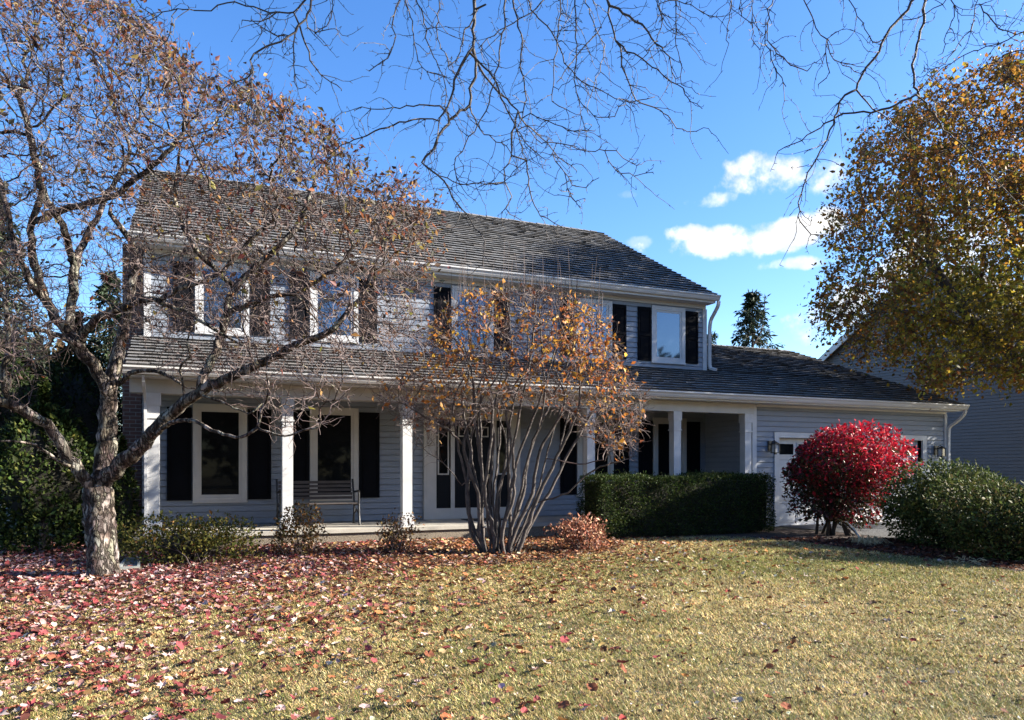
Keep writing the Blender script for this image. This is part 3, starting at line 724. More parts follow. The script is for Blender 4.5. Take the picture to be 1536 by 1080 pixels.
# drop attractors in the emptier hollow near the trunk
hol = np.exp(-(((px_ - 150) / 95) ** 2 + ((py_ - 430) / 110) ** 2)); k = rng.uniform(size=len(px_)) > hol * .85; px_, py_ = px_[k], py_[k]
k = rng.uniform(size=len(px_)) > np.clip((py_ - 535) / 60, 0, .72); px_, py_ = px_[k], py_[k]
fw = 9.5 + rng.normal(0, 1.0, len(px_)); fw = np.clip(fw, 7.3, 11.3)
att = np.array([at(a, b, c) for a, b, c in zip(px_, py_, fw)])
pri = np.argsort(rng.uniform(size=len(att)) - .35 * np.exp(-(((px_ - 430) / 190) ** 2 + ((py_ - 330) / 150) ** 2))); att = att[pri]
att = att[att[:, 1] < 13.1][:6500]
S.colonize(att, .12, .20, 1.3, 80, .34)
S.finish(.0046, .43)
th, tn = MB(), MB(); S.mesh(th, tn, .012, .13)
ids = S.tipnodes(.010); TP, TD = skel_dirs(S, ids)
_, ty_, _ = pix(TP); kk = rng.uniform(size=len(TP)) > np.clip((ty_ - 530) / 60, 0, .6); TP, TD = TP[kk], TD[kk]
tw = twigs(tn, TP, TD, 18000, .10, .42, .0035, 4, .38, .12)
th.build('trunk', BARK, tree, True); tn.build('twigs', TWIG, tree)
tx, ty, _ = pix(tw)
top = np.interp(tx, [-240, 0, 165, 300, 420, 505, 620, 655], [-80, -70, 0, 105, 150, 195, 270, 400])
dep = (ty - top)
pr = np.where(dep < 0, 1, np.exp(-np.clip(dep, 0, 999) / 85.0)) * .52 + .02 + .10 * np.exp(-(((tx - 330) / 260) ** 2 + ((ty - 320) / 120) ** 2))
sel = tw[rng.uniform(size=len(tw)) < pr]
sel = np.vstack([sel + rng.normal(0, .03, sel.shape) for _ in range(1)])
cols = pick([(.25, .10, .04), (.14, .065, .04), (.22, .18, .05), (.13, .105, .08), (.40, .22, .08), (.19, .055, .04), (.07, .05, .04)], len(sel), [4, 4, 2.4, 4, 1.6, 1.3, 2.5])
leaf_mesh('foliage', sel, .066, cols, LEAF, tree, .5, -.3)

# ------------------------------------------------------------------ many-stemmed shrub before the door
rng = np.random.default_rng(105); random.seed(105)
sh = thing('multi_stem_shrub', 'tall vase-shaped shrub of many pale bare stems with orange leaves, in front of the entrance', 'shrub')
S = Skel(); D1 = 12.6
bs = at(748, 836, D1); bs[2] = float(gz(bs[0], bs[1])) - .05
roots = []
for i in range(22):
    s_ = -1 + 2 * (i + .5) / 22; dd = rng.uniform(-.5, .5)
    j = lambda a: rng.uniform(-a, a)
    ro = at(748 + 28 * s_ + j(4), 834, D1 + dd * .45); ro[2] = bs[2]
    w_ = lambda a, b: (a if s_ < 0 else b) * s_
    xs_ = [748 + w_(40, 46) + j(5), 748 + w_(48, 74) + j(7), 754 + w_(66, 98) + j(9), 762 + w_(78, 126) + j(12), 768 + w_(84, 136) + j(20), 772 + w_(112, 146) + j(26)]
    ys_ = [795, 740, 675, 605, 540, rng.uniform(430, 500)]
    pts = [ro] + [at(a, b, D1 + dd * (.5 + 1.5 * t)) for a, b, t in zip(xs_, ys_, (.1, .3, .5, .7, .9, 1.0))]
    S.path(pts, rng.uniform(.022, .036), .008, -1 if False else None, .13, .012) if False else None
    p0 = len(S.P); S.P.append(ro); S.par.append(-1); S.r.append(.036)
    S.path(pts, rng.uniform(.021, .043), .008, p0, .15, .008)
for pts, r0 in ((((693, 728, 12.5), (672, 702, 12.3), (652, 686, 12.2), (625, 668, 12.1)), .011), (((697, 668, 12.5), (675, 648, 12.3), (645, 630, 12.2), (618, 612, 12.1), (600, 604, 12.0)), .012),
                (((812, 752, 12.6), (845, 742, 12.4), (870, 722, 12.3), (900, 700, 12.2), (945, 688, 12.1)), .014), (((838, 690, 12.6), (870, 695, 12.5), (905, 690, 12.4)), .009)):
    S.path(q(*pts), r0, .005, None, .1, .008)
CR = [(560, 600), (590, 550), (645, 480), (690, 440), (760, 425), (850, 432), (905, 465), (935, 540), (975, 600), (965, 660), (915, 690), (870, 640), (780, 600), (690, 650), (620, 655)]
n = 6000; px_, py_ = rng.uniform(555, 980, n), rng.uniform(420, 695, n); k = in_poly(px_, py_, CR); px_, py_ = px_[k], py_[k]
fw = np.clip(12.5 + rng.normal(0, .75, len(px_)), 10.8, 13.7)
att = np.array([at(a, b, c) for a, b, c in zip(px_, py_, fw)])[:3400]
S.colonize(att, .10, .165, 1.0, 70, .26, .10); S.finish(.0038, .42)
th, tn = MB(), MB(); S.mesh(th, tn, .011, .06)
ids = S.tipnodes(.008); TP, TD = skel_dirs(S, ids)
tw = twigs(tn, TP, TD, 7600, .10, .36, .0034, 4, .26, .25)
hx, hy, _ = pix(TP); hi = [i for i in range(len(TP)) if hy[i] < 475]
for i in rng.choice(hi, 80):                    # thin upright water shoots
    p0 = TP[i]; L = rng.uniform(.35, .85); lean = rng.normal(0, .09, 3)
    tn.tube([p0, p0 + np.array([lean[0] * .4, lean[1] * .4, .5]) * L, p0 + np.array([lean[0], lean[1], 1]) * L], [.0034, .0028, .0018], 3)
th.build('stem', PALEB, sh, True); tn.build('twigs', TWIG, sh)
tx, ty, _ = pix(tw)
blob = lambda a, b, c, d: np.exp(-(((tx - a) / c) ** 2 + ((ty - b) / d) ** 2))
pr = .08 + .6 * blob(720, 450, 40, 60) + 1.3 * blob(865, 510, 60, 48) + .55 * blob(670, 530, 45, 45) + .4 * blob(920, 560, 40, 40) + .3 * blob(640, 590, 40, 25) + .22 * blob(930, 630, 45, 45) + .2 * blob(790, 560, 120, 40)
sel = tw[rng.uniform(size=len(tw)) < pr * .22]
cols = pick([(.52, .22, .035), (.64, .36, .06), (.40, .13, .03), (.28, .10, .05), (.48, .27, .12)], len(sel), [4, 2.4, 3, 2.2, 1])
leaf_mesh('foliage', sel, .072, cols, LEAF, sh, .62, -.3)

# ------------------------------------------------------------------ maple at right
rng = np.random.default_rng(106); random.seed(106)
mp_ = thing('maple_tree', 'large autumn maple with rust and olive-yellow leaves, overhanging the driveway at right', 'tree')
S = Skel(); tb = np.array([22.6, 13.4, 0.0]); tb[2] = float(gz(tb[0], tb[1])) - .1
S.path(np.vstack([tb, q((1604, 720, 21.1), (1602, 640, 21.1), (1598, 600, 21.1))]), .36, .27, None, .25, .01); fk = len(S.P) - 1
S.r[0] = .48
S.path(q((1590, 590, 21), (1536, 549, 20.6), (1507, 520, 20.4), (1467, 492, 20.2), (1440, 457, 20), (1402, 400, 20), (1388, 340, 20), (1375, 270, 20), (1365, 200, 20)), .22, .04, fk, .25, .02)
S.path(q((1600, 600, 21), (1602, 520, 21), (1590, 420, 21.2), (1575, 300, 21.4), (1560, 180, 21.6), (1555, 60, 21.6)), .22, .04, fk, .25, .02)
S.path(q((1600, 590, 21), (1660, 520, 21.5), (1740, 440, 22), (1800, 340, 22), (1830, 220, 22)), .16, .03, fk, .25, .02)
S.path(q((1600, 560, 21), (1610, 470, 19.6), (1590, 380, 18.2), (1560, 280, 17.4), (1540, 200, 17)), .14, .03, None, .25, .02)
S.path(q((1598, 540, 21), (1570, 450, 22.5), (1530, 360, 23.8), (1480, 280, 24.4), (1450, 200, 24.6)), .14, .03, None, .25, .02)
S.path(q((1467, 492, 20.2), (1420, 480, 19.6), (1370, 470, 19.3), (1320, 462, 19), (1270, 455, 18.8)), .06, .015, None, .25, .02)
S.path(q((1536, 549, 20.6), (1480, 560, 19.8), (1430, 555, 19.4), (1390, 570, 19.2)), .05, .012, None, .25, .02)
S.path(q((1410, 412, 20), (1360, 370, 20.2), (1315, 310, 20.4), (1300, 250, 20.5)), .06, .015, None, .25, .02)
CR = [(1285, 210), (1335, 160), (1400, 132), (1460, 110), (1530, 60), (1620, 10), (1760, 0), (1880, 90), (1950, 250), (1950, 420), (1860, 540), (1640, 590), (1536, 575), (1500, 560), (1450, 540), (1440, 575), (1385, 592), (1375, 555), (1330, 545), (1275, 545), (1235, 500), (1212, 450), (1245, 385), (1240, 330), (1262, 270)]
n = 16000; px_, py_ = rng.uniform(1205, 1960, n), rng.uniform(0, 600, n); k = in_poly(px_, py_, CR); px_, py_ = px_[k], py_[k]
dl = np.clip(1 - ((px_ - 1590) / 420) ** 2, .04, 1) ** .5 * np.clip(1 - ((py_ - 320) / 340) ** 2, .06, 1) ** .5
fw = 20.6 + 4.6 * dl * rng.uniform(-1, 1, len(px_))
att = np.array([at(a, b, c) for a, b, c in zip(px_, py_, fw)])
att = att[(att[:, 0] < 27.2) & (att[:, 2] > 2.9)][:5200]
S.colonize(att, .30, .50, 2.6, 60, .25); S.finish(.007, .42)
th, tn = MB(), MB(); S.mesh(th, tn, .02, .05)
ids = S.tipnodes(.016); TP, TD = skel_dirs(S, ids)
tw = twigs(tn, TP, TD, 11500, .2, .6, .006, 3, .3, -.05)
th.build('trunk', MAPB, mp_, True); tn.build('twigs', MAPB, mp_)
Pl = np.vstack([tw + rng.normal(0, .12, tw.shape), tw + rng.normal(0, .16, tw.shape), tw + rng.normal(0, .2, tw.shape), tw + rng.normal(0, .13, tw.shape)])
lx, ly, _ = pix(Pl); dens = np.where((lx < 1330) | (ly < 230), .72, 1.0)
cl = np.sin(Pl[:, 0] * 2.1 + 1.3 * np.sin(Pl[:, 2] * 1.7)) + np.sin(Pl[:, 1] * 1.9 + 2 * np.sin(Pl[:, 0] * .9)) + np.sin(Pl[:, 2] * 2.9 + Pl[:, 0] * .6)
dens = dens * np.clip(.86 + .42 * cl, .2, 1); Pl = Pl[rng.uniform(size=len(Pl)) < dens]
lx, ly, _ = pix(Pl)
gr = np.clip(.15 + .9 * np.exp(-(((lx - 1480) / 150) ** 2 + ((ly - 470) / 130) ** 2)), 0, 1)
c1 = pick([(.30, .135, .026), (.37, .20, .032), (.22, .092, .028)], len(Pl), [3, 2.4, 2]); c2 = pick([(.30, .235, .03), (.50, .37, .045), (.17, .155, .028)], len(Pl), [3, 1.5, 2])
cols = np.where((rng.uniform(size=len(Pl)) < gr)[:, None], c2, c1)
leaf_mesh('foliage', Pl, .10, cols, LEAF, mp_, .72, -.6, 0.9)

# ------------------------------------------------------------------ tree overhead, trunk behind the viewer
rng = np.random.default_rng(107); random.seed(107)
ot = thing('overhanging_tree', 'bare dark thorny branches of a tree hanging down across the top of the view', 'tree')
S = Skel()
tr0 = np.array([4.8, -4.2, -.1])
S.path([tr0, (4.75, -4.1, 1.5), (4.6, -3.8, 3.0), (4.4, -3.0, 4.3)], .30, .22, None, .2, .01); S.r[0] = .4
S.path([(4.4, -3.0, 4.3), (4.2, -1.2, 6.2), (4.0, 1.5, 7.6), (3.6, 4.0, 8.0), (2.6, 5.8, 7.7), (1.2, 7.0, 7.3), (-0.5, 7.6, 7.0), (-2.4, 7.4, 6.8)], .18, .03, None, .2, .02)
S.path([(4.0, 1.5, 7.6), (5.2, 3.6, 8.0), (6.2, 5.0, 7.7), (7.2, 5.6, 7.2)], .11, .03, None, .2, .02)
S.path([(3.6, 4.0, 8.0), (4.3, 5.4, 7.7), (4.8, 6.3, 7.2)], .08, .03, None, .2, .02)
A = lambda ox, pts: [(ox + a / 3, b / 3) for a, b in pts]
BR = [  # (photo trace, distance, start radius)
 (A(512, [(600, 0), (600, 100), (590, 200), (605, 260), (640, 340), (690, 400), (740, 450), (790, 500), (830, 560), (900, 620), (950, 680), (1010, 730), (1060, 770)]), 6.4, .021),
 (A(512, [(605, 260), (602, 340), (580, 400), (575, 470), (510, 520), (480, 560), (440, 620), (400, 690), (370, 730), (440, 790), (500, 880), (545, 940), (600, 1020), (645, 1085), (636, 1190)]), 6.4, .014),
 (A(512, [(592, 210), (560, 270), (520, 330), (500, 430), (470, 500), (440, 560), (430, 640), (400, 700)]), 6.2, .012),
 (A(512, [(440, 545), (380, 535), (290, 545), (180, 585), (90, 620), (0, 655), (-60, 700)]), 6.2, .009),
 (A(512, [(480, 510), (440, 480), (350, 475), (230, 485), (60, 497)]), 6.3, .007),
 (A(512, [(735, -20), (735, 90), (720, 180), (705, 270), (690, 370), (660, 460), (630, 540), (560, 640), (510, 740), (520, 810)]), 6.0, .009),
 (A(512, [(775, -20), (790, 90), (815, 180), (800, 280), (815, 370), (830, 470), (800, 560), (800, 640), (830, 710)]), 6.6, .011),
 (A(512, [(790, 510), (770, 600), (765, 700), (740, 770), (735, 820), (765, 880), (745, 940), (830, 1010)]), 6.5, .009),
 (A(512, [(830, 720), (840, 800), (870, 920), (900, 970), (960, 1000), (1010, 1035)]), 6.6, .007),
 (A(512, [(285, -30), (240, 70), (230, 130), (245, 170), (225, 235), (125, 320)]), 5.8, .008),
 (A(512, [(330, -30), (370, 100), (390, 200), (430, 280), (460, 350), (470, 430), (465, 480)]), 6.1, .009),
 (A(512, [(285, -20), (320, 100), (330, 190), (350, 270), (390, 320), (470, 345)]), 6.3, .007),
 (A(512, [(1190, -30), (1215, 90), (1240, 180), (1270, 290), (1300, 380), (1330, 450), (1400, 480), (1470, 530), (1535, 585), (1630, 575)]), 6.2, .013),
 (A(512, [(1190, 10), (1270, 60), (1350, 120), (1420, 190), (1470, 260), (1505, 355)]), 6.2, .010),
 (A(512, [(1250, 190), (1290, 235), (1350, 260), (1420, 310), (1480, 360), (1536, 395), (1560, 440), (1625, 490)]), 6.2, .008),
 (A(512, [(990, -20), (980, 90), (975, 200), (960, 290), (950, 390), (955, 450), (1010, 490)]), 5.9, .008),
 (A(512, [(830, -20), (870, 60), (930, 120), (980, 200), (1010, 280), (1060, 340), (1120, 380), (1200, 420), (1300, 460), (1410, 435)]), 6.5, .010),
 (A(512, [(930, -10), (850, 60), (750, 120), (660, 170), (620, 215)]), 6.4, .008),
 (A(512, [(1050, -20), (1055, 100), (1060, 200), (1055, 300), (1050, 390), (1090, 470), (1160, 530), (1230, 510), (1280, 470)]), 6.0, .008),
 (A(512, [(1500, -20), (1510, 100), (1505, 200), (1530, 270), (1530, 380)]), 6.0, .008),
 (A(512, [(830, 565), (900, 640), (1000, 645), (1100, 680), (1190, 670), (1260, 700), (1330, 745)]), 6.4, .008),
 (A(512, [(1190, 680), (1215, 750), (1290, 790), (1400, 775)]), 6.4, .006),
 (A(512, [(850, 510), (940, 545), (1020, 580), (1140, 590)]), 6.4, .006),
 (A(512, [(580, 480), (610, 560), (640, 600), (740, 660), (770, 700)]), 6.4, .007),
 (A(512, [(950, 690), (1000, 780), (1060, 840), (1160, 800)]), 6.4, .006), (A(512, [(1000, 790), (1030, 870), (1070, 930)]), 6.4, .005),
 (A(512, [(620, 280), (690, 350), (720, 440), (780, 560), (830, 640), (920, 720)]), 6.2, .009),
 (A(512, [(650, 20), (560, 130), (530, 240), (480, 300)]), 6.4, .007), (A(512, [(440, -20), (430, 120), (450, 220), (500, 320), (540, 380)]), 6.7, .007),
 (A(512, [(640, 830), (730, 815), (830, 720)]), 6.4, .005), (A(512, [(440, 790), (560, 830), (640, 815)]), 6.4, .005),
 (A(512, [(1100, -20), (1130, 100), (1180, 200), (1160, 320), (1120, 440), (1110, 510)]), 6.6, .007), (A(512, [(1170, 120), (1080, 230), (1020, 300), (970, 370)]), 6.6, .006),
 (A(512, [(1410, -20), (1440, 90), (1410, 180), (1380, 240)]), 6.0, .006),
 (A(1024, [(1060, -20), (990, 70), (940, 130), (900, 200), (860, 270), (810, 340), (780, 395), (720, 430), (690, 500), (660, 590), (620, 680), (580, 750), (545, 830), (525, 910), (520, 970), (550, 1030), (600, 1060), (650, 1050)]), 6.0, .015),
 (A(1024, [(1085, -20), (1080, 100), (1060, 200), (1040, 280), (1040, 360), (1055, 410), (1110, 490), (1160, 560), (1220, 620), (1290, 690), (1350, 750), (1420, 820), (1480, 880), (1536, 930), (1620, 960)]), 6.3, .014),
 (A(1024, [(1640, 130), (1536, 150), (1430, 190), (1330, 225), (1240, 260), (1170, 310), (1110, 350), (1060, 410)]), 6.3, .011),
 (A(1024, [(1640, 180), (1536, 220), (1440, 250), (1340, 310), (1260, 370), (1170, 430)]), 6.5, .009),
 (A(1024, [(1050, 425), (990, 460), (930, 490), (850, 505), (770, 510), (700, 525), (640, 560), (560, 610), (500, 645), (430, 680)]), 6.2, .010),
 (A(1024, [(780, 400), (830, 460), (890, 515), (960, 570), (1020, 630)]), 6.0, .007),
 (A(1024, [(540, -20), (570, 60), (600, 120), (640, 190), (660, 240), (700, 280), (760, 300), (800, 330)]), 5.9, .009),
 (A(1024, [(645, 200), (650, 280), (665, 320), (610, 380)]), 5.9, .006),
 (A(1024, [(415, -20), (385, 80), (375, 160), (385, 230), (410, 290), (440, 350), (465, 390)]), 6.0, .009),
 (A(1024, [(380, 180), (430, 240), (490, 290), (560, 320)]), 6.0, .006),
 (A(1024, [(310, -20), (315, 100), (310, 170), (345, 220)]), 6.2, .006), (A(1024, [(255, -20), (260, 60), (310, 110)]), 6.2, .005), (A(1024, [(225, -20), (205, 90), (195, 180)]), 6.0, .006),
 (A(1024, [(-20, 0), (60, 40), (150, 75)]), 6.0, .008), (A(1024, [(730, -20), (790, 70), (830, 130), (850, 190), (900, 180)]), 6.2, .007),
 (A(1024, [(1335, -20), (1310, 100), (1270, 160), (1220, 220), (1180, 290), (1090, 310)]), 6.2, .007), (A(1024, [(1200, -20), (1220, 60), (1190, 150), (1170, 240)]), 6.1, .007),
 (A(1024, [(1340, 20), (1380, 90), (1430, 130), (1500, 155)]), 6.2, .006), (A(1024, [(1170, 20), (1060, 80), (990, 90)]), 6.1, .006),
 (A(0, [(1425, -20), (1370, 90), (1300, 160), (1230, 200), (1140, 245), (1130, 330), (1150, 450), (1200, 560), (1250, 640)]), 5.8, .012),
 (A(0, [(1395, -10), (1320, 50), (1250, 60), (1150, 40), (1030, 15), (950, 45), (860, 50), (800, 35), (700, 75), (640, 130)]), 5.8, .010),
 (A(0, [(1330, 130), (1320, 200), (1325, 300), (1340, 400)]), 5.8, .006), (A(0, [(1350, 120), (1390, 230), (1420, 310), (1480, 360), (1536, 400)]), 5.9, .007),
 (A(0, [(1140, 310), (1100, 350), (1030, 380), (990, 420)]), 5.8, .007), (A(0, [(1370, 95), (1420, 140), (1490, 130)]), 5.8, .005), (A(0, [(800, 35), (770, 110), (775, 190)]), 5.8, .005),
 (A(0, [(1250, 60), (1180, 100), (1090, 90)]), 5.8, .005), (A(0, [(700, 75), (640, 30), (600, -20)]), 5.8, .006), (A(0, [(1300, 160), (1210, 140), (1130, 90)]), 5.8, .005), (A(0, [(1500, -20), (1490, 80), (1420, 150)]), 5.9, .006),
]
limbN = len(S.P)
for tr_, dist, r0 in BR:
    n = len(tr_); ph = rng.uniform(-.25, .25); pts = np.array([at(a, b, dist + ph * i / n) for i, (a, b) in enumerate(tr_)])
    r0 *= 1.12
    if tr_[0][1] < 1 or tr_[0][0] > 1540:                           # enters from above: hang it from the nearest limb out of view
        j = int(np.argmin(((np.array(S.P[:limbN]) - pts[0] - np.array([0, 0, .9])) ** 2).sum(1))); lp = S.P[j]
        up = pts[0] + (pts[0] - pts[1]) * 1.2
        pts = np.vstack([lp, (lp + up) / 2 + np.array([0, 0, .1]), up, pts]); S.path(pts, r0 * 1.3, .0036, j, .06, .008)
    else:
        S.path(pts, r0, .0034, None, .06, .008)
S.finish(.002, .1)
th, tn = MB(), MB()
ids = [i for i in range(limbN, len(S.P)) if S.P[i][2] < 6.4]; TP, TD = skel_dirs(S, ids)
S.mesh(th, tn, .012, .05)
for i in rng.integers(0, len(TP), 1500):        # thorny spurs
    d = np.cross(TD[i], rng.normal(size=3)); d /= np.linalg.norm(d) + 1e-9; L = rng.uniform(.015, .05)
    tn.tube([TP[i], TP[i] + (d + TD[i] * .4) * L], [.0038, .0016], 3)
low = [i for i in range(len(TP)) if S.R[ids[i]] < .012]
for rep in range(2):
    tw = twigs(tn, TP[low], TD[low], 440, .12, .5, .0034, 7, .27, -.1)
    for k in range(0, len(tw), 2):
        d = rng.normal(size=3); d /= np.linalg.norm(d); tn.tube([tw[k], tw[k] + d * rng.uniform(.012, .04)], [.003, .0014], 3)
th.build('trunk', DARKB, ot, True); tn.build('twigs', DARKB, ot)

# ------------------------------------------------------------------ shrubs and hedge
rng = np.random.default_rng(108); random.seed(108)
def lumpy(c, rx, ry, rz, n, shell=.35, lumps=14, amp=.22, zmin=None, power=2.0):
    """points in the outer shell of a lumpy mound, with outward directions"""
    ld = rng.normal(size=(lumps, 3)); ld /= np.linalg.norm(ld, axis=1, keepdims=True); la = rng.uniform(-amp, amp, lumps)
    d = rng.normal(size=(n, 3)); d[:, 2] = np.abs(d[:, 2]) * np.where(rng.uniform(size=n) < .3, -1, 1)
    d /= (np.abs(d) ** power).sum(1, keepdims=True) ** (1 / power)
    e = d / np.linalg.norm(d, axis=1, keepdims=True)
    k = 1 + (np.clip((e @ ld.T - .75) / .25, 0, 1) * la).sum(1)
    rr = k * (1 - shell * rng.uniform(0, 1, n) ** 1.6)
    P = np.array(c) + d * rr[:, None] * np.array([rx, ry, rz])
    if zmin is not None:
        m = P[:, 2] > zmin; P, e = P[m], e[m]
    return P, e

def stems(name, base, tops, r0, m, parent, spread=.12):
    s_ = MB()
    for t in tops:
        b = np.array(base) + np.append(rng.normal(0, spread, 2), 0); b[2] = float(gz(b[0], b[1])) - .03; t = np.array(t)
        mid = b * .5 + t * .5 + rng.normal(0, .05, 3); mid[:2] = mid[:2] * .5 + b[:2] * .5
        s_.tube([b, mid, t], [r0, r0 * .7, r0 * .3], 6, .05)
    return s_.build(name, m, parent, True)

def core(c, rx, ry, rz, parent, k=.62):  # solid dark core, added inside the foliage to block light
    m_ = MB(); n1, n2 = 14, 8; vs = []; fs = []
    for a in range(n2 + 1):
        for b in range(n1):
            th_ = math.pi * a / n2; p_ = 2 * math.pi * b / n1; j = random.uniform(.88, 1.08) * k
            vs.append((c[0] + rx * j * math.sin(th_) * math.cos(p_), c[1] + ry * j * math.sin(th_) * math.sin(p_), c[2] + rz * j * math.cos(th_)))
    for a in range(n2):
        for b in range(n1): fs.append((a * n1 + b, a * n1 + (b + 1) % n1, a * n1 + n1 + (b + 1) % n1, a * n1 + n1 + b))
    m_.add(vs, fs); return m_.build('dark_core', COREM, parent)

rng = np.random.default_rng(413)
# clipped hedge along the porch
hd = thing('hedge', 'dark green box-clipped evergreen hedge along the right half of the porch', 'hedge')
hx0, hx1, hy0, hy1, hz0, hz1 = 7.45, 11.75, 13.0, 13.95, .17, 1.42
n = 42000; P = np.empty((n, 3)); e = np.zeros((n, 3)); fsel = rng.choice(4, n, p=[.52, .28, .1, .1])
P[:, 0] = rng.uniform(hx0, hx1, n); P[:, 1] = rng.uniform(hy0, hy1, n); P[:, 2] = rng.uniform(hz0 + .05, hz1, n); dp = rng.exponential(.05, n) - .015
P[fsel == 0, 1] = hy0 + dp[fsel == 0]; e[fsel == 0] = (0, -1, .2); P[fsel == 1, 2] = hz1 - dp[fsel == 1] + .0; e[fsel == 1] = (0, -.1, 1)
P[fsel == 2, 0] = hx0 + dp[fsel == 2]; e[fsel == 2] = (-1, 0, .2); P[fsel == 3, 0] = hx1 - dp[fsel == 3]; e[fsel == 3] = (1, 0, .2)
spk = (fsel == 1) & (rng.uniform(size=n) < .05); P[spk, 2] += rng.uniform(.02, .10, spk.sum())
wv = .035 * np.sin(P[:, 0] * 3.1 + 1) + .03 * np.sin(P[:, 0] * 7.7 + P[:, 2] * 4) + .02 * np.sin(P[:, 0] * 1.3 - P[:, 2] * 9)
P[:, 1] += np.where(fsel == 0, wv - .10 * np.clip((P[:, 2] - hz1 + .18) / .18, 0, 1) * -1, 0); P[:, 2] += np.where(fsel == 1, wv * .8 - .05 * np.clip((hy0 + .15 - P[:, 1]) / .15, 0, 1), 0)
P[:, 0] += np.where(fsel > 1, .04 * np.sin(P[:, 2] * 6), 0)
cols = pick([(.042, .07, .017), (.07, .10, .024), (.026, .043, .014), (.14, .15, .045)], n, [4, 3, 3, .6])
leaf_mesh('foliage', P, .042, cols, GLEAF, hd, .38, .2, 0, .2, .35, e * 1.2)
m_ = MB(); m_.box((hx0 + .1, hy0 + .12, hz0 + .06), (hx1 - .1, hy1 - .08, hz1 - .1)); m_.build('dark_core', COREM, hd)  # added solid box that keeps light out of the hedge

rng = np.random.default_rng(412)
# scarlet rounded bush
rb = thing('burning_bush', 'rounded scarlet bush on short dark stems in front of the garage door', 'bush')
bc = at(1256, 805, 16.0); bc[2] = float(gz(bc[0], bc[1])); c = (bc[0], bc[1], bc[2] + 1.14)
P, e = lumpy(c, 1.08, 1.05, 1.0, 18000, .6, 44, .19, bc[2] + .12, 2.35)
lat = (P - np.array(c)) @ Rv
tgt = np.clip(.33 + .46 * lat / 1.3 + .62 * (P[:, 2] - c[2]) / 1.0 + rng.normal(0, .22, len(P)), 0, 1)  # lower left: leaves still green, plus shade painted as darker colours
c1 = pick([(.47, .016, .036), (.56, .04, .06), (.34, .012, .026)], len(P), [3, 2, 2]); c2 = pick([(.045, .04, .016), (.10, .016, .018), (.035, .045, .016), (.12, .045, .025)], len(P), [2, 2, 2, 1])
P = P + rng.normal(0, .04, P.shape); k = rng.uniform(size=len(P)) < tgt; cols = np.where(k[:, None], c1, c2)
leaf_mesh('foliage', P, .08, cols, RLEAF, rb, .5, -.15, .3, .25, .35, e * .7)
stems('stem', bc, [(c[0] + a, c[1] + b, c[2] + z) for a, b, z in ((-1.0, .1, -.35), (-.75, -.3, -.1), (-.4, .3, .1), (-.1, -.2, .3), (.25, .2, .2), (.5, -.3, 0), (.9, .1, -.2), (.6, .5, -.1), (-.6, .6, -.2), (.1, .6, .1), (-.9, -.2, -.55))], .035, MAPB, rb, .2)
tw_ = MB(); TPs, es = lumpy(c, 1.1, 1.05, .85, 500, .6, 8, .1)
for p_, e_ in zip(TPs, es): tw_.tube([np.array(c) * .6 + p_ * .4 - np.array([0, 0, .25]), p_], [.007, .003], 3)
tw_.build('twigs', MAPB, rb)

def shrub(name, label, cat, bc, rx, ry, rz, n, lsize, pal, wts, cz=.5, grp=None, m=GLEAF, up=.4, asp=.5, shell=.45, amp=.25, lumps=22, kcore=.55, power=2.2, openb=.03):
    o = thing(name, label, cat, grp); bc = np.array(bc); bc[2] = float(gz(bc[0], bc[1])); c = (bc[0], bc[1], bc[2] + rz * cz * 1.0)
    P, e = lumpy(c, rx, ry, rz, n, shell, lumps, amp, bc[2] + openb, power)
    P = P + rng.normal(0, .035, P.shape); P = P[P[:, 2] > bc[2] + .015]; e = e[:len(P)]
    leaf_mesh('foliage', P, lsize, pick(pal, len(P), wts), m, o, asp, up, .2, .25, .35, (P - np.array(c)) * .7)
    if kcore: core(c, rx, ry, rz, o, kcore)
    tops, _ = lumpy(c, rx * .85, ry * .85, rz * .85, 26, .3, 6, .1, bc[2] + .1)
    stems('stem', bc, tops, .012, TWIG, o, rx * .25)
    return o
rng = np.random.default_rng(414)
GP = [(.075, .10, .028), (.11, .135, .04), (.045, .065, .02), (.17, .18, .07)]
shrub('green_shrub', 'broad olive-green shrub mound directly right of the scarlet bush', 'shrub', at(1428, 814, 14.4), 1.16, 1.0, .78, 24000, .062, GP, [3, 3, 3, 1], .62, amp=.22, power=2.4, lumps=40)
shrub('green_shrub', 'low green shrub with browning base at the right edge, nearest the lawn', 'shrub', at(1530, 834, 12.6), 1.12, .95, .72, 20000, .06, [(.08, .105, .028), (.12, .14, .04), (.05, .065, .02), (.16, .12, .05)], [3, 3, 3, 1.4], .62, amp=.22, power=2.4, lumps=40)
OL = [(.14, .13, .03), (.09, .10, .025), (.20, .17, .04), (.20, .10, .03)]
shrub('porch_shrub', 'olive green low shrub at the foot of the leftmost porch column', 'shrub', at(285, 842, 11.25), 1.0, .45, .42, 5200, .05, OL, [3, 3, 2, .7], .62, kcore=.45, amp=.4)
shrub('porch_shrub', 'small russet-green shrub before the second porch column, near the bench', 'shrub', at(447, 828, 12.2), .42, .36, .48, 2300, .045, [(.12, .10, .03), (.24, .12, .04), (.30, .16, .05), (.10, .06, .03)], [2, 2, 1, 2], .6, kcore=0, amp=.4)
shrub('porch_shrub', 'thin straw-yellow shrub against the base of the third porch column', 'shrub', at(594, 822, 12.6), .36, .3, .36, 900, .05, [(.34, .2, .07), (.22, .1, .04), (.42, .3, .12), (.12, .06, .03)], [2, 2, 1, 2], .7, kcore=0, amp=.45, m=LITTER, shell=.8)
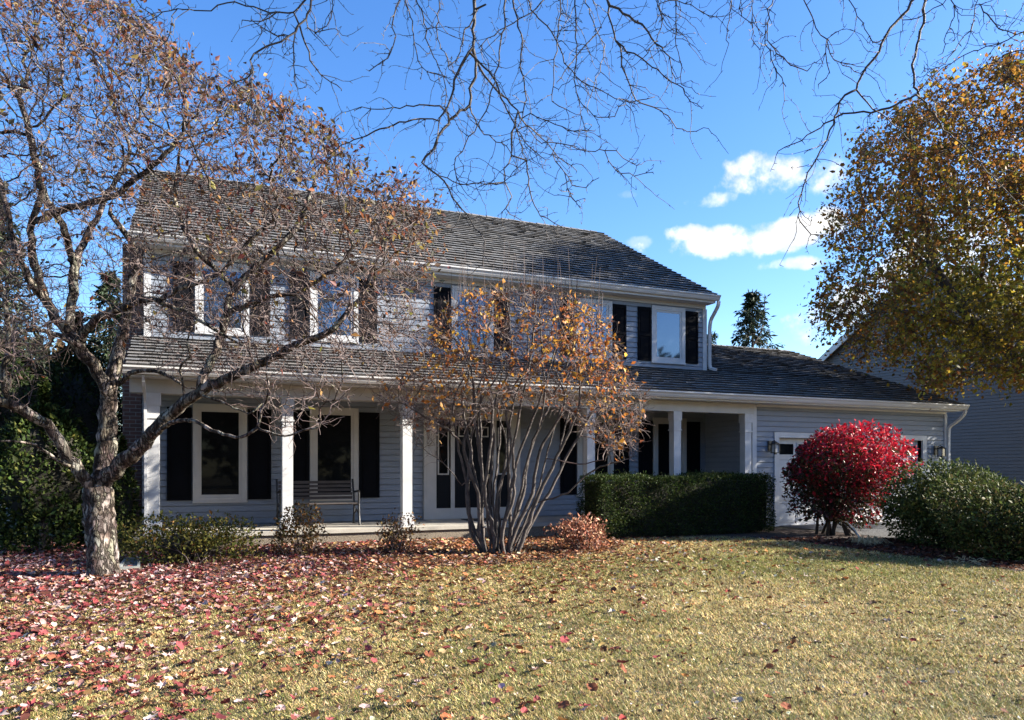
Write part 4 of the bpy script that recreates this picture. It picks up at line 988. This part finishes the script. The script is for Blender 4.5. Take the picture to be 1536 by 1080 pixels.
shrub('porch_shrub', 'rust-red twiggy shrub between the many-stemmed shrub and the hedge', 'shrub', at(874, 822, 13.0), .52, .42, .36, 2100, .055, [(.42, .17, .10), (.54, .29, .19), (.28, .10, .06), (.62, .42, .30)], [3, 2, 2, 1], .66, kcore=0, amp=.55, m=LITTER, shell=.8)
dc = at(1300, 822, 14.4); m_ = MB(); dc[2] = float(gz(dc[0], dc[1])) + .012
for k in range(90):
    a = rng.uniform(0, 6.28); L = rng.uniform(.15, .4); h = rng.uniform(.06, .2); p0 = dc + np.append(rng.normal(0, .09, 2), -.02); d = np.array([math.cos(a), math.sin(a), 0])
    m_.tube([p0, p0 + d * L * .4 + np.array([0, 0, h]), p0 + d * L + np.array([0, 0, rng.uniform(0, .05)])], [.006, .005, .002], 3)
tag(m_.build('dry_grass_clump', mat('straw', (.45, .33, .17), .8, .3, 10)), 'small flattened tuft of straw-coloured dry stems on the mulch beside the scarlet bush', 'dry grass')
dc = at(1452, 842, 12.0); m_ = MB(); dc[2] = float(gz(dc[0], dc[1])) + .012
for k in range(70):
    a = rng.uniform(0, 6.28); L = rng.uniform(.1, .5); h = rng.uniform(.02, .09); p0 = dc + np.append(rng.normal(0, .14, 2), -.02); d = np.array([math.cos(a), math.sin(a), 0])
    m_.tube([p0, p0 + d * L * .4 + np.array([0, 0, h]), p0 + d * L + np.array([0, 0, rng.uniform(0, .04)])], [.005, .004, .002], 3)
tag(m_.build('dry_grass_clump', MATS['straw']), 'sprawling dry tan stems on the mulch under the right-edge green shrub', 'dry grass')
m_ = MB(); a = at(1270, 782, 15.4); b = at(1292, 812, 15.0); b[2] = float(gz(b[0], b[1])) + .02; m_.tube([a, (a + b) / 2 + np.array([0, 0, .03]), b], [.012, .016, .014], 6)
tag(m_.build('fallen_stick', mat('bleached_wood', (.55, .5, .42), .8)), 'bleached bare stick leaning out of the base of the scarlet bush', 'stick')

# ------------------------------------------------------------------ evergreens at the left and far trees
rng = np.random.default_rng(109); random.seed(109)
def arbor(label, bc, rx, ry, h, n, pal, wts, lsize=.075):
    o = thing('arborvitae', label, 'evergreen', None); bc = np.array(bc); bc[2] = float(gz(bc[0], bc[1]))
    t = rng.uniform(0, 1, n) ** .85; prof = np.clip(np.sin(np.clip(t * 1.02 + .12, 0, 1) * math.pi) ** .55, 0, 1) * (1 - .35 * t)
    a = rng.uniform(0, 6.28, n); lob = 1 + .24 * np.sin(5 * a + 9 * t) + .17 * np.sin(3 * a - 14 * t + 1) + .1 * np.sin(11 * a + 25 * t)
    k = prof * lob * (1 - .45 * rng.uniform(0, 1, n) ** 2)
    P = np.stack([bc[0] + rx * k * np.cos(a), bc[1] + ry * k * np.sin(a), bc[2] + .05 + h * t + .05 * np.sin(9 * a)], 1)
    e = np.stack([np.cos(a), np.sin(a), np.full(n, .3)], 1)
    leaf_mesh('foliage', P, lsize, pick(pal, n, wts), GLEAF, o, .55, .5, 0, .2, .35, e)
    core((bc[0], bc[1], bc[2] + h * .48), rx, ry, h * .5, o, .6)
    m_ = MB(); m_.tube([bc - np.array([0, 0, .05]), bc + np.array([0, 0, h * .5])], [.08, .04], 7); m_.build('trunk', TWIG, o)
    return o
EV = [(.038, .062, .015), (.068, .095, .022), (.022, .036, .011), (.15, .17, .045)]
arbor('bushy sunlit evergreen low at the left, behind the crabapple trunk', at(66, 850, 12.6), 1.05, .85, 2.75, 14000, EV, [3, 2, 3.4, .8])
arbor('slim upright evergreen peeking out right of the crabapple trunk', at(184, 840, 12.9), .26, .26, 1.85, 2800, EV, [2, 3, 1, 1.4], .06)
arbor('tall dark evergreen at the left edge of the photo', at(-10, 840, 14.2), 1.5, 1.3, 4.2, 20000, [(.03, .05, .014), (.05, .075, .02), (.02, .03, .01)], [3, 2, 2])
arbor('tall dark evergreen between the left-edge evergreen and the brick chimney', at(118, 830, 15.6), 1.15, 1.1, 4.5, 16000, [(.035, .055, .015), (.07, .09, .025), (.02, .03, .01)], [3, 2, 2])

def spruce(label, bc, h, rmax, n_wh=26, col=(.035, .05, .028), twin=False, n_leaf=26, ls=.28):
    o = thing('spruce_tree', label, 'conifer', 'spruces behind the house'); bc = np.array(bc, float); bc[2] = float(gz(bc[0], bc[1]))
    m_ = MB(); m_.tube([bc - np.array([0, 0, .1]), bc + np.array([0, 0, h * .6]), bc + np.array([0, 0, h])], [h * .018, h * .009, .02], 7)
    if twin: m_.tube([bc + np.array([0, 0, h * .72]), bc + Rv * h * .045 + np.array([0, 0, h * .8]), bc + Rv * h * .062 + np.array([0, 0, h * .965])], [.06, .04, .02], 5)
    Ps = []; Es = []
    for w_ in range(n_wh):
        f = (w_ + .5) / n_wh; z = h * (.08 + .92 * f); L0 = rmax * (1 - f) ** .9 * (1.0 if w_ % 2 else .78) + .12
        for b_ in range(8):
            a = rng.uniform(0, 6.28); L = L0 * rng.uniform(.75, 1.2); d = np.array([math.cos(a), math.sin(a), 0])
            p0 = bc + np.array([0, 0, z + rng.uniform(-.1, .1)]); tip = p0 + d * L + np.array([0, 0, -L * .28 + L * .1])
            midp = p0 + d * L * .55 + np.array([0, 0, -L * .26]); m_.tube([p0, midp, tip], [.03, .02, .008], 3)
            for k in range(n_leaf):
                t = rng.uniform(.12, 1); q_ = (p0 * (1 - t) ** 2 + 2 * midp * t * (1 - t) + tip * t * t)
                Ps.append(q_ + rng.normal(0, .05, 3) + np.array([0, 0, -abs(rng.normal(0, .12)) * (.4 + t)])); Es.append(d * 1.0 + np.array([0, 0, -.7]))
    if twin:
        for k in range(90):
            t = rng.uniform(0, 1); Ps.append(bc + Rv * h * (.045 + .017 * t) + np.array([0, 0, h * (.78 + .18 * t)]) + rng.normal(0, .22 * (1.1 - t), 3)); Es.append(np.array([0, 0, .5]))
    m_.build('trunk', MAPB, o); Ps = np.array(Ps)
    leaf_mesh('foliage', Ps, ls, pick([col, tuple(np.array(col) * 1.6), tuple(np.array(col) * .6)], len(Ps)), GLEAF, o, .26, -.2, 0, .2, .35, np.array(Es))
    return o
b_ = at(1129, 700, 42); spruce('dark spruce with a split twin tip rising behind the garage ridge', (b_[0], b_[1], 0), 11.3, 4.7, 24, twin=True, n_leaf=44, ls=.27)
b_ = at(1066, 700, 50); spruce('small spruce tip just showing beside the upper right corner board', (b_[0], b_[1], 0), 10.4, 2.4, 22, n_leaf=16)
b_ = at(165, 700, 34); spruce('spruce behind the crabapple, left of the brick chimney', (b_[0], b_[1], 0), 10.3, 3.0, 30, (.04, .055, .03))
b_ = at(-5, 700, 30); spruce('largest grey-green spruce at the far left edge', (b_[0], b_[1], 0), 12.6, 3.6, 34, (.05, .06, .035), n_leaf=34)

def far_tree(name, label, bc, h, rx, n, pal, grp='trees beyond the houses'):
    o = thing(name, label, 'tree', grp); bc = np.array(bc, float); bc[2] = float(gz(bc[0], bc[1])); c = (bc[0], bc[1], bc[2] + h * .62)
    P, e = lumpy(c, rx, rx, h * .4, n, .8, 26, .3, bc[2] + h * .18); leaf_mesh('foliage', P, .45, pick(pal, len(P)), LEAF, o, .7)
    m_ = MB(); m_.tube([bc - np.array([0, 0, .1]), bc + np.array([.1, 0, h * .3]), bc + np.array([0, .1, h * .75])], [.3, .24, .08], 8)
    for t in lumpy(c, rx * .8, rx * .8, h * .33, 22, .3)[0]: m_.tube([bc + np.array([0, 0, h * .35]), (bc + np.array([0, 0, h * .45]) + t) / 2, t], [.09, .05, .02], 4)
    m_.build('trunk', MAPB, o); return o
b_ = at(60, 700, 36); far_tree('far_tree', 'brown thinning tree beyond the left evergreens', (b_[0], b_[1], 0), 7.5, 3.4, 2600, [(.12, .08, .04), (.08, .07, .03), (.16, .1, .05)])
b_ = at(-120, 700, 30); far_tree('far_tree', 'dark tree beyond the left edge of the photo', (b_[0], b_[1], 0), 8.5, 3.6, 2600, [(.05, .06, .03), (.08, .07, .03)])

Pw = []  # unseen wood, added behind the viewer to darken the window reflections
for k in range(16):
    c = np.array([-46 + k * 7.2 + rng.uniform(-1.5, 1.5), -38 + rng.uniform(-5, 4), 0]); hh = rng.uniform(9, 14)
    p_, _ = lumpy((c[0], c[1], hh * .52), 4.8, 4.4, hh * .5, 1500, .8, 20, .35, .3); Pw.append(p_)
Pw = np.vstack(Pw); wo = leaf_mesh('unseen_wood', Pw, .95, pick([(.05, .05, .02), (.09, .065, .025), (.04, .045, .02)], len(Pw)), LEAF, None, .8); setting(wo, 'stuff')

# ------------------------------------------------------------------ grass
rng = np.random.default_rng(110); random.seed(110)
def ground_mask(x, y):
    k = ~(in_poly(x, y, BED_L) | in_poly(x, y, BED_R)); k &= ~((x > DRIVE[0] - .03) & (x < DRIVE[1]) & (y < DRIVE[3])); k &= ~((y > FY - .2) & (x > XL - .2) & (x < XR))
    return k
N = 820000
f_ = 3.6 + (15.5 - 3.6) * rng.uniform(0, 1, N) ** 1.12; u_ = rng.uniform(-.86, .86, N)
X = Rv[0] * u_ * f_ + Fv[0] * f_; Y = Rv[1] * u_ * f_ + Fv[1] * f_
k = ground_mask(X, Y); X, Y, f_ = X[k], Y[k], f_[k]; n = len(X)
Z = gz(X, Y)
patch = np.sin(X * .9 + 1.3 * np.sin(Y * .7)) * np.sin(Y * .8 + 2 + 1.1 * np.sin(X * .5)) * .5 + .35 * np.sin(X * 2.7 + Y * 1.9) * np.sin(Y * 2.3 - X * 1.1)
gp = np.clip(.24 + .30 * patch + .34 * np.exp(-(((X - 7.6) / 2.5) ** 2 + ((Y - 9.6) / 1.6) ** 2)) + .2 * np.exp(-(((X - 9) / 2) ** 2 + ((Y - 8) / 2.0) ** 2)), .04, .85)
isg = rng.uniform(size=n) < gp
br = 1 + .16 * np.sin(X * 5.1 + 2 * np.sin(Y * 3.3)) * np.sin(Y * 6.3 + X) + .12 * np.sin(X * 13 + Y * 7) * np.sin(Y * 17 - X * 5)
tuft = np.clip(1 + .38 * np.sin(X * 9.1 + 3 * np.sin(Y * 4.1)) * np.sin(Y * 10.3 - 2 * np.sin(X * 3.7)), .45, 1.5)
cst = pick([(.54, .40, .165), (.68, .54, .28), (.43, .31, .125), (.26, .18, .08)], n, [3, 2.4, 2, 1.6], .36); cgr = pick([(.19, .20, .05), (.26, .24, .07), (.13, .15, .035)], n, [3, 2, 2])
cols = np.where(isg[:, None], cgr, cst) * br[:, None]
h = np.where(isg, rng.uniform(.018, .042, n), rng.uniform(.010, .034, n)) * np.clip(f_ / 9, .85, 1.25) * tuft; wd = .0033 * np.clip(f_ / 5, .9, 1.7) * rng.uniform(.7, 1.4, n)
a = rng.uniform(0, 6.283, n); lean = rng.uniform(.4, 2.6, n) * h
V = np.empty((n, 3, 3)); bx, by_ = np.cos(a + 1.57), np.sin(a + 1.57)
V[:, 0] = np.stack([X - bx * wd, Y - by_ * wd, Z - .004], 1); V[:, 1] = np.stack([X + bx * wd, Y + by_ * wd, Z - .004], 1)
V[:, 2] = np.stack([X + np.cos(a) * lean, Y + np.sin(a) * lean, Z + h], 1)
setting(np_mesh('grass', V.reshape(-1, 3), np.arange(n * 3).reshape(-1, 3), np.repeat(cols, 3, 0), GRASS), 'stuff')

# ------------------------------------------------------------------ fallen leaves
rng = np.random.default_rng(111); random.seed(111)
def lobed(kind):
    if kind == 0:   # five-lobed
        ang = [0, 22, 40, 62, 90, 112, 140, 180, 220, 248, 270, 298, 320, 338]; rr = [1, .48, .80, .40, .88, .42, .5, .30, .5, .42, .88, .40, .80, .48]
    elif kind == 1:  # pointed oval
        ang = [0, 25, 60, 90, 130, 180, 230, 270, 300, 335]; rr = [1, .72, .52, .47, .5, .62, .5, .47, .52, .72]
    else:           # blunt
        ang = [0, 30, 60, 95, 140, 180, 220, 265, 300, 330]; rr = [.85, .8, .66, .6, .55, .45, .55, .6, .66, .8]
    v = [(0, 0, 0)] + [(r * math.cos(rad(a)), r * math.sin(rad(a)), 0) for a, r in zip(ang, rr)]; m = len(ang)
    return np.array(v), np.array([(0, 1 + i, 1 + (i + 1) % m) for i in range(m)])
TPL = []
for kind in (0, 0, 1, 2, 0, 1):
    v, f = lobed(kind); cx_, cy_ = rng.uniform(-.5, .5), rng.uniform(.05, .5); v = v.copy()
    v[:, 2] = cy_ * v[:, 1] ** 2 + cx_ * .5 * v[:, 0] ** 2 + .12 * rng.normal(size=len(v)) + .1; v[0, 2] -= .08
    TPL.append((v, f))
N = 230000
f_ = np.sqrt(rng.uniform(3.7 ** 2, 15.2 ** 2, N)); u_ = rng.uniform(-.86, .86, N)
X = Rv[0] * u_ * f_ + Fv[0] * f_; Y = Rv[1] * u_ * f_ + Fv[1] * f_; Z = gz(X, Y); area = .86 * 2 * (15.2 ** 2 - 3.7 ** 2) / 2; rho0 = N / area
px_, py_, _ = pix(np.stack([X, Y, Z], 1))
inL, inR = in_poly(X, Y, BED_L), in_poly(X, Y, BED_R)
clump = .75 + .5 * np.sin(X * 2.1 + 1.7 * np.sin(Y * 1.3)) * np.sin(Y * 2.6 + X)
left = 1 / (1 + np.exp((px_ - 420 - (930 - py_) * 1.4) / 105))
cov = .014 + 1.05 * left * np.interp(py_, [840, 880, 930, 980, 1080], [1.35, 1.35, 1.1, .82, .74]) * clump
cov += .50 * np.exp(-np.clip(py_ - 835, 0, 999) / 34) * np.interp(px_, [0, 900, 1020, 1150, 1400], [1, 1, .5, .22, .05]) + .09 * np.exp(-((px_ - 620) / 330) ** 2)
cov = np.where(inL, 1.35, cov); cov = np.where(inR, .85, cov)
dr = (X > DRIVE[0]) & (X < DRIVE[1]); cov = np.where(dr, .06, cov)
ok = ~((Y > FY - .12) & (X > XL) & (X < XR)); ok &= ~((Y > FY - .2) & (X > XM))
LSZ = .043
k = ok & (rng.uniform(size=N) < np.clip(cov, 0, 2) / (LSZ ** 2 * 1.5) / rho0)
X, Y, Z, px_, py_, f_, inL, inR = [q_[k] for q_ in (X, Y, Z, px_, py_, f_, inL, inR)]; n = len(X)
PINK = [(.56, .36, .34), (.36, .09, .09), (.23, .055, .055), (.66, .50, .46), (.32, .14, .10), (.50, .30, .16), (.17, .07, .05), (.42, .21, .19)]
TAN = [(.48, .25, .11), (.36, .14, .06), (.56, .37, .2), (.24, .09, .05), (.62, .48, .32), (.16, .07, .045)]
DRY = [(.30, .14, .06), (.12, .07, .05), (.52, .46, .38), (.45, .17, .06), (.26, .05, .045), (.55, .40, .18)]
cP = pick(PINK, n, [2.2, 2.3, 2.3, 1.6, 1.8, 1.1, 1.6, 1.8]); cT = pick(TAN, n, [3, 3, 2, 2.5, 1, 1.5]); cD = pick(DRY, n, [2, 2, 2, 1.4, 1.2, 1])
wP = 1 / (1 + np.exp((px_ - 520) / 90)); wD = np.clip((px_ - 900) / 150, 0, 1); u1 = rng.uniform(size=n)
cols = np.where((u1 < wP)[:, None], cP, cT); cols = np.where(((rng.uniform(size=n) < wD) & ~inR)[:, None], cD, cols)
cols = np.where(inR[:, None], pick([(.15, .05, .03), (.24, .09, .05), (.10, .04, .028), (.40, .24, .14)], n, [3, 2, 3, .4]), cols)
size = LSZ * np.clip(rng.normal(1, .28, n), .5, 1.8); tilt = rng.normal(0, .27, (n, 2)); yaw = rng.uniform(0, 6.283, n); kind = rng.integers(0, len(TPL), n)
kind = np.where((px_ > 560) & (rng.uniform(size=n) < .6), np.where(rng.uniform(size=n) < .5, 2, 3), kind)
size = np.where(f_ > 10, size * .92, size)
def leafmat(yaw, tx, ty):
    cy, sy = np.cos(yaw), np.sin(yaw); M = np.zeros((len(yaw), 3, 3)); M[:, 0, 0] = cy; M[:, 0, 1] = -sy; M[:, 1, 0] = sy; M[:, 1, 1] = cy; M[:, 2, 2] = 1
    Tx = np.zeros_like(M); Tx[:, 0, 0] = 1; Tx[:, 1, 1] = np.cos(tx); Tx[:, 1, 2] = -np.sin(tx); Tx[:, 2, 1] = np.sin(tx); Tx[:, 2, 2] = np.cos(tx)
    Ty = np.zeros_like(M); Ty[:, 1, 1] = 1; Ty[:, 0, 0] = np.cos(ty); Ty[:, 0, 2] = np.sin(ty); Ty[:, 2, 0] = -np.sin(ty); Ty[:, 2, 2] = np.cos(ty)
    return Tx @ Ty @ M
M = leafmat(yaw, tilt[:, 0], tilt[:, 1])
onlawn = ground_mask(X, Y); hgt = Z + np.where(onlawn, rng.uniform(.006, .03, n), rng.uniform(.008, .04, n)) + np.abs(tilt).sum(1) * size * .45
vis = (px_ > 4) & (px_ < 1532) & (py_ < 1076); order = np.argsort(np.where(vis, f_ / size, 1e9)); near = np.zeros(n, bool); near[order[:300]] = True
Vs, Fs, Cs, o_ = [], [], [], 0
for t, (v, f) in enumerate(TPL):
    ii = np.where((kind == t) & ~near)[0]
    if not len(ii): continue
    W = np.einsum('nij,kj->nki', M[ii], v) * size[ii][:, None, None] + np.stack([X[ii], Y[ii], hgt[ii]], 1)[:, None]
    Vs.append(W.reshape(-1, 3)); Fs.append((np.arange(len(ii))[:, None, None] * len(v) + f[None]).reshape(-1, 3) + o_); Cs.append(np.repeat(cols[ii], len(v), 0)); o_ += len(ii) * len(v)
setting(np_mesh('leaf_litter', np.vstack(Vs), np.vstack(Fs), np.vstack(Cs), LITTER), 'stuff')
KC = [('pale pink', (.60, .42, .39)), ('crimson', (.36, .08, .085)), ('maroon', (.20, .05, .05)), ('tan', (.50, .30, .14)), ('rust brown', (.30, .11, .06)), ('bleached', (.56, .48, .40))]
KS = {0: 'five-lobed', 1: 'five-lobed curled', 2: 'narrow oval', 3: 'blunt round', 4: 'five-lobed cupped', 5: 'oval curled'}
cache = {}
for i in np.where(near)[0]:
    ci = int(np.argmin([np.abs(cols[i] - np.array(c)).sum() for _, c in KC])); key = (int(kind[i]), ci)
    if key not in cache:
        v, f = TPL[key[0]]; me = bpy.data.meshes.new('fallen_leaf'); me.from_pydata([tuple(q_) for q_ in v], [], [tuple(map(int, q_)) for q_ in f]); me.materials.append(LITTER)
        ca_ = me.color_attributes.new('Col', 'FLOAT_COLOR', 'POINT'); arr = np.ones((len(v), 4), np.float32); arr[:, :3] = KC[ci][1]; ca_.data.foreach_set('color', arr.ravel()); cache[key] = me
    o = bpy.data.objects.new('fallen_leaf', cache[key]); C.objects.link(o)
    o.matrix_world = Matrix.Translation((X[i], Y[i], hgt[i])) @ Matrix(M[i].tolist()).to_4x4() @ Matrix.Scale(float(size[i]), 4)
    tag(o, '%s %s fallen leaf lying on the grass in the foreground' % (KC[ci][0], KS[key[0]]), 'leaf', 'fallen leaves in the foreground grass')

# crumbs of broken leaf and straw between the grass
nb_ = 26000; f2 = np.sqrt(rng.uniform(3.7 ** 2, 14 ** 2, nb_)); u2 = rng.uniform(-.86, .86, nb_)
Xb = Rv[0] * u2 * f2 + Fv[0] * f2; Yb = Rv[1] * u2 * f2 + Fv[1] * f2; kb = Yb < FY - .2; Xb, Yb = Xb[kb], Yb[kb]
Pb = np.stack([Xb, Yb, gz(Xb, Yb) + rng.uniform(.012, .035, len(Xb))], 1)
bo = leaf_mesh('leaf_crumbs', Pb, .022, pick([(.5, .33, .2), (.22, .09, .06), (.10, .06, .045), (.7, .6, .5), (.35, .2, .1)], len(Pb), [2, 2.4, 2.4, 1, 2]), LITTER, None, .6, 0, 1.5, .2, .45); setting(bo, 'stuff')

# ------------------------------------------------------------------ sky, sun, camera
rng = np.random.default_rng(112); random.seed(112)
wld = bpy.data.worlds.new('World'); bpy.context.scene.world = wld; wld.use_nodes = True; t = wld.node_tree
bg = t.nodes['Background']; sky = nd(t, 'ShaderNodeTexSky', sky_type='NISHITA'); sky.sun_disc = False
el = math.asin(SUN[2]); az = math.atan2(SUN[0], SUN[1]); sky.sun_elevation = el; sky.sun_rotation = az
sky.altitude = 200; sky.air_density = 1.0; sky.dust_density = 0.6; sky.ozone_density = 3.0
geo = nd(t, 'ShaderNodeTexCoord')
nzw = nd(t, 'ShaderNodeTexNoise'); nzw.inputs['Scale'].default_value = 20; nzw.inputs['Detail'].default_value = 7; nzw.inputs['Roughness'].default_value = .58
t.links.new(geo.outputs['Generated'], nzw.inputs['Vector'])
def vm(op, a, b=None):
    n_ = nd(t, 'ShaderNodeVectorMath', operation=op); t.links.new(a, n_.inputs[0])
    if b is not None: n_.inputs[1].default_value = tuple(b)
    return n_
def mth(op, a, b, c=None):
    n_ = nd(t, 'ShaderNodeMath', operation=op)
    for i_, q_ in enumerate((a, b, c)):
        if q_ is None: continue
        if isinstance(q_, (int, float)): n_.inputs[i_].default_value = q_
        else: t.links.new(q_, n_.inputs[i_])
    return n_.outputs[0]
acc = None
for (cx_, cy_, a_, b__, dens) in ((1165, 268, 92, 30, 1), (1128, 252, 40, 24, 1), (1075, 298, 48, 13, .75), (1100, 362, 118, 24, 1), (1205, 345, 70, 26, 1), (1205, 394, 50, 10, .8), (1245, 486, 64, 30, 1), (965, 364, 20, 10, .3), (1300, 470, 70, 40, 1), (1030, 352, 40, 14, .9), (940, 292, 16, 7, .12), (1430, 380, 120, 60, .8)):
    dv = at(cx_, cy_, 1.0) - np.array([0, 0, EYE]); L = np.linalg.norm(dv); dv /= L
    rt = np.cross(dv, [0, 0, 1.]); rt /= np.linalg.norm(rt); up = np.cross(rt, dv)
    d1 = vm('DOT_PRODUCT', geo.outputs['Generated'], rt * FPX * L / (a_ * .9)).outputs['Value']; d2 = vm('DOT_PRODUCT', geo.outputs['Generated'], up * FPX * L / (b__ * .82)).outputs['Value']
    fr = vm('DOT_PRODUCT', geo.outputs['Generated'], dv).outputs['Value']
    r2 = mth('ADD', mth('MULTIPLY', d1, d1), mth('MULTIPLY', d2, d2)); e_ = mth('SUBTRACT', 1.0, r2)
    e_ = mth('ADD', e_, mth('MULTIPLY', mth('SUBTRACT', nzw.outputs['Fac'], .5), 8.0))
    mr = nd(t, 'ShaderNodeMapRange', interpolation_type='SMOOTHSTEP'); mr.inputs[1].default_value = -.5; mr.inputs[2].default_value = 1.4; mr.inputs[4].default_value = dens
    t.links.new(e_, mr.inputs[0]); v_ = mth('MULTIPLY', mr.outputs[0], mth('GREATER_THAN', fr, .5)); acc = v_ if acc is None else mth('MAXIMUM', acc, v_)
hsv = nd(t, 'ShaderNodeHueSaturation'); hsv.inputs['Saturation'].default_value = 1.24; hsv.inputs['Hue'].default_value = .509; t.links.new(sky.outputs[0], hsv.inputs['Color'])
mixc = nd(t, 'ShaderNodeMix', data_type='RGBA'); nc = nd(t, 'ShaderNodeTexNoise'); nc.inputs['Scale'].default_value = 34; nc.inputs['Detail'].default_value = 6; t.links.new(geo.outputs['Generated'], nc.inputs['Vector'])
ncr = nd(t, 'ShaderNodeMapRange'); ncr.inputs[1].default_value = .38; ncr.inputs[2].default_value = .58; t.links.new(nc.outputs['Fac'], ncr.inputs[0])
mcc = nd(t, 'ShaderNodeMix', data_type='RGBA'); mcc.inputs['A'].default_value = (3.0, 3.15, 3.4, 1); mcc.inputs['B'].default_value = (4.2, 4.15, 4.1, 1); t.links.new(ncr.outputs[0], mcc.inputs['Factor']); t.links.new(mcc.outputs['Result'], mixc.inputs['B'])
t.links.new(acc, mixc.inputs['Factor']); t.links.new(hsv.outputs[0], mixc.inputs['A']); t.links.new(mixc.outputs['Result'], bg.inputs['Color'])
bg.inputs['Strength'].default_value = 0.079

sl = bpy.data.lights.new('sun', 'SUN'); sl.energy = 5.0; sl.angle = rad(.5); sl.color = (1, .93, .82)
so = bpy.data.objects.new('sun', sl); C.objects.link(so); so.rotation_euler = Vector(-SUN).to_track_quat('-Z', 'Y').to_euler()

cam = bpy.data.cameras.new('camera'); co = bpy.data.objects.new('camera', cam); C.objects.link(co)
co.location = (0, 0, EYE); co.rotation_euler = (rad(90), 0, -YAW); cam.sensor_width = 36; cam.sensor_fit = 'HORIZONTAL'; cam.lens = FPX / 1536 * 36
cam.shift_y = (HY - 540) / 1536; cam.clip_start = .05; cam.clip_end = 1500
sc = bpy.context.scene; sc.camera = co
sc.view_settings.view_transform = 'Standard'; sc.view_settings.look = 'None'; sc.view_settings.gamma = 1; sc.view_settings.exposure = 2.1
sc.cycles.max_bounces = 8; sc.cycles.transparent_max_bounces = 8; sc.cycles.use_denoising = True
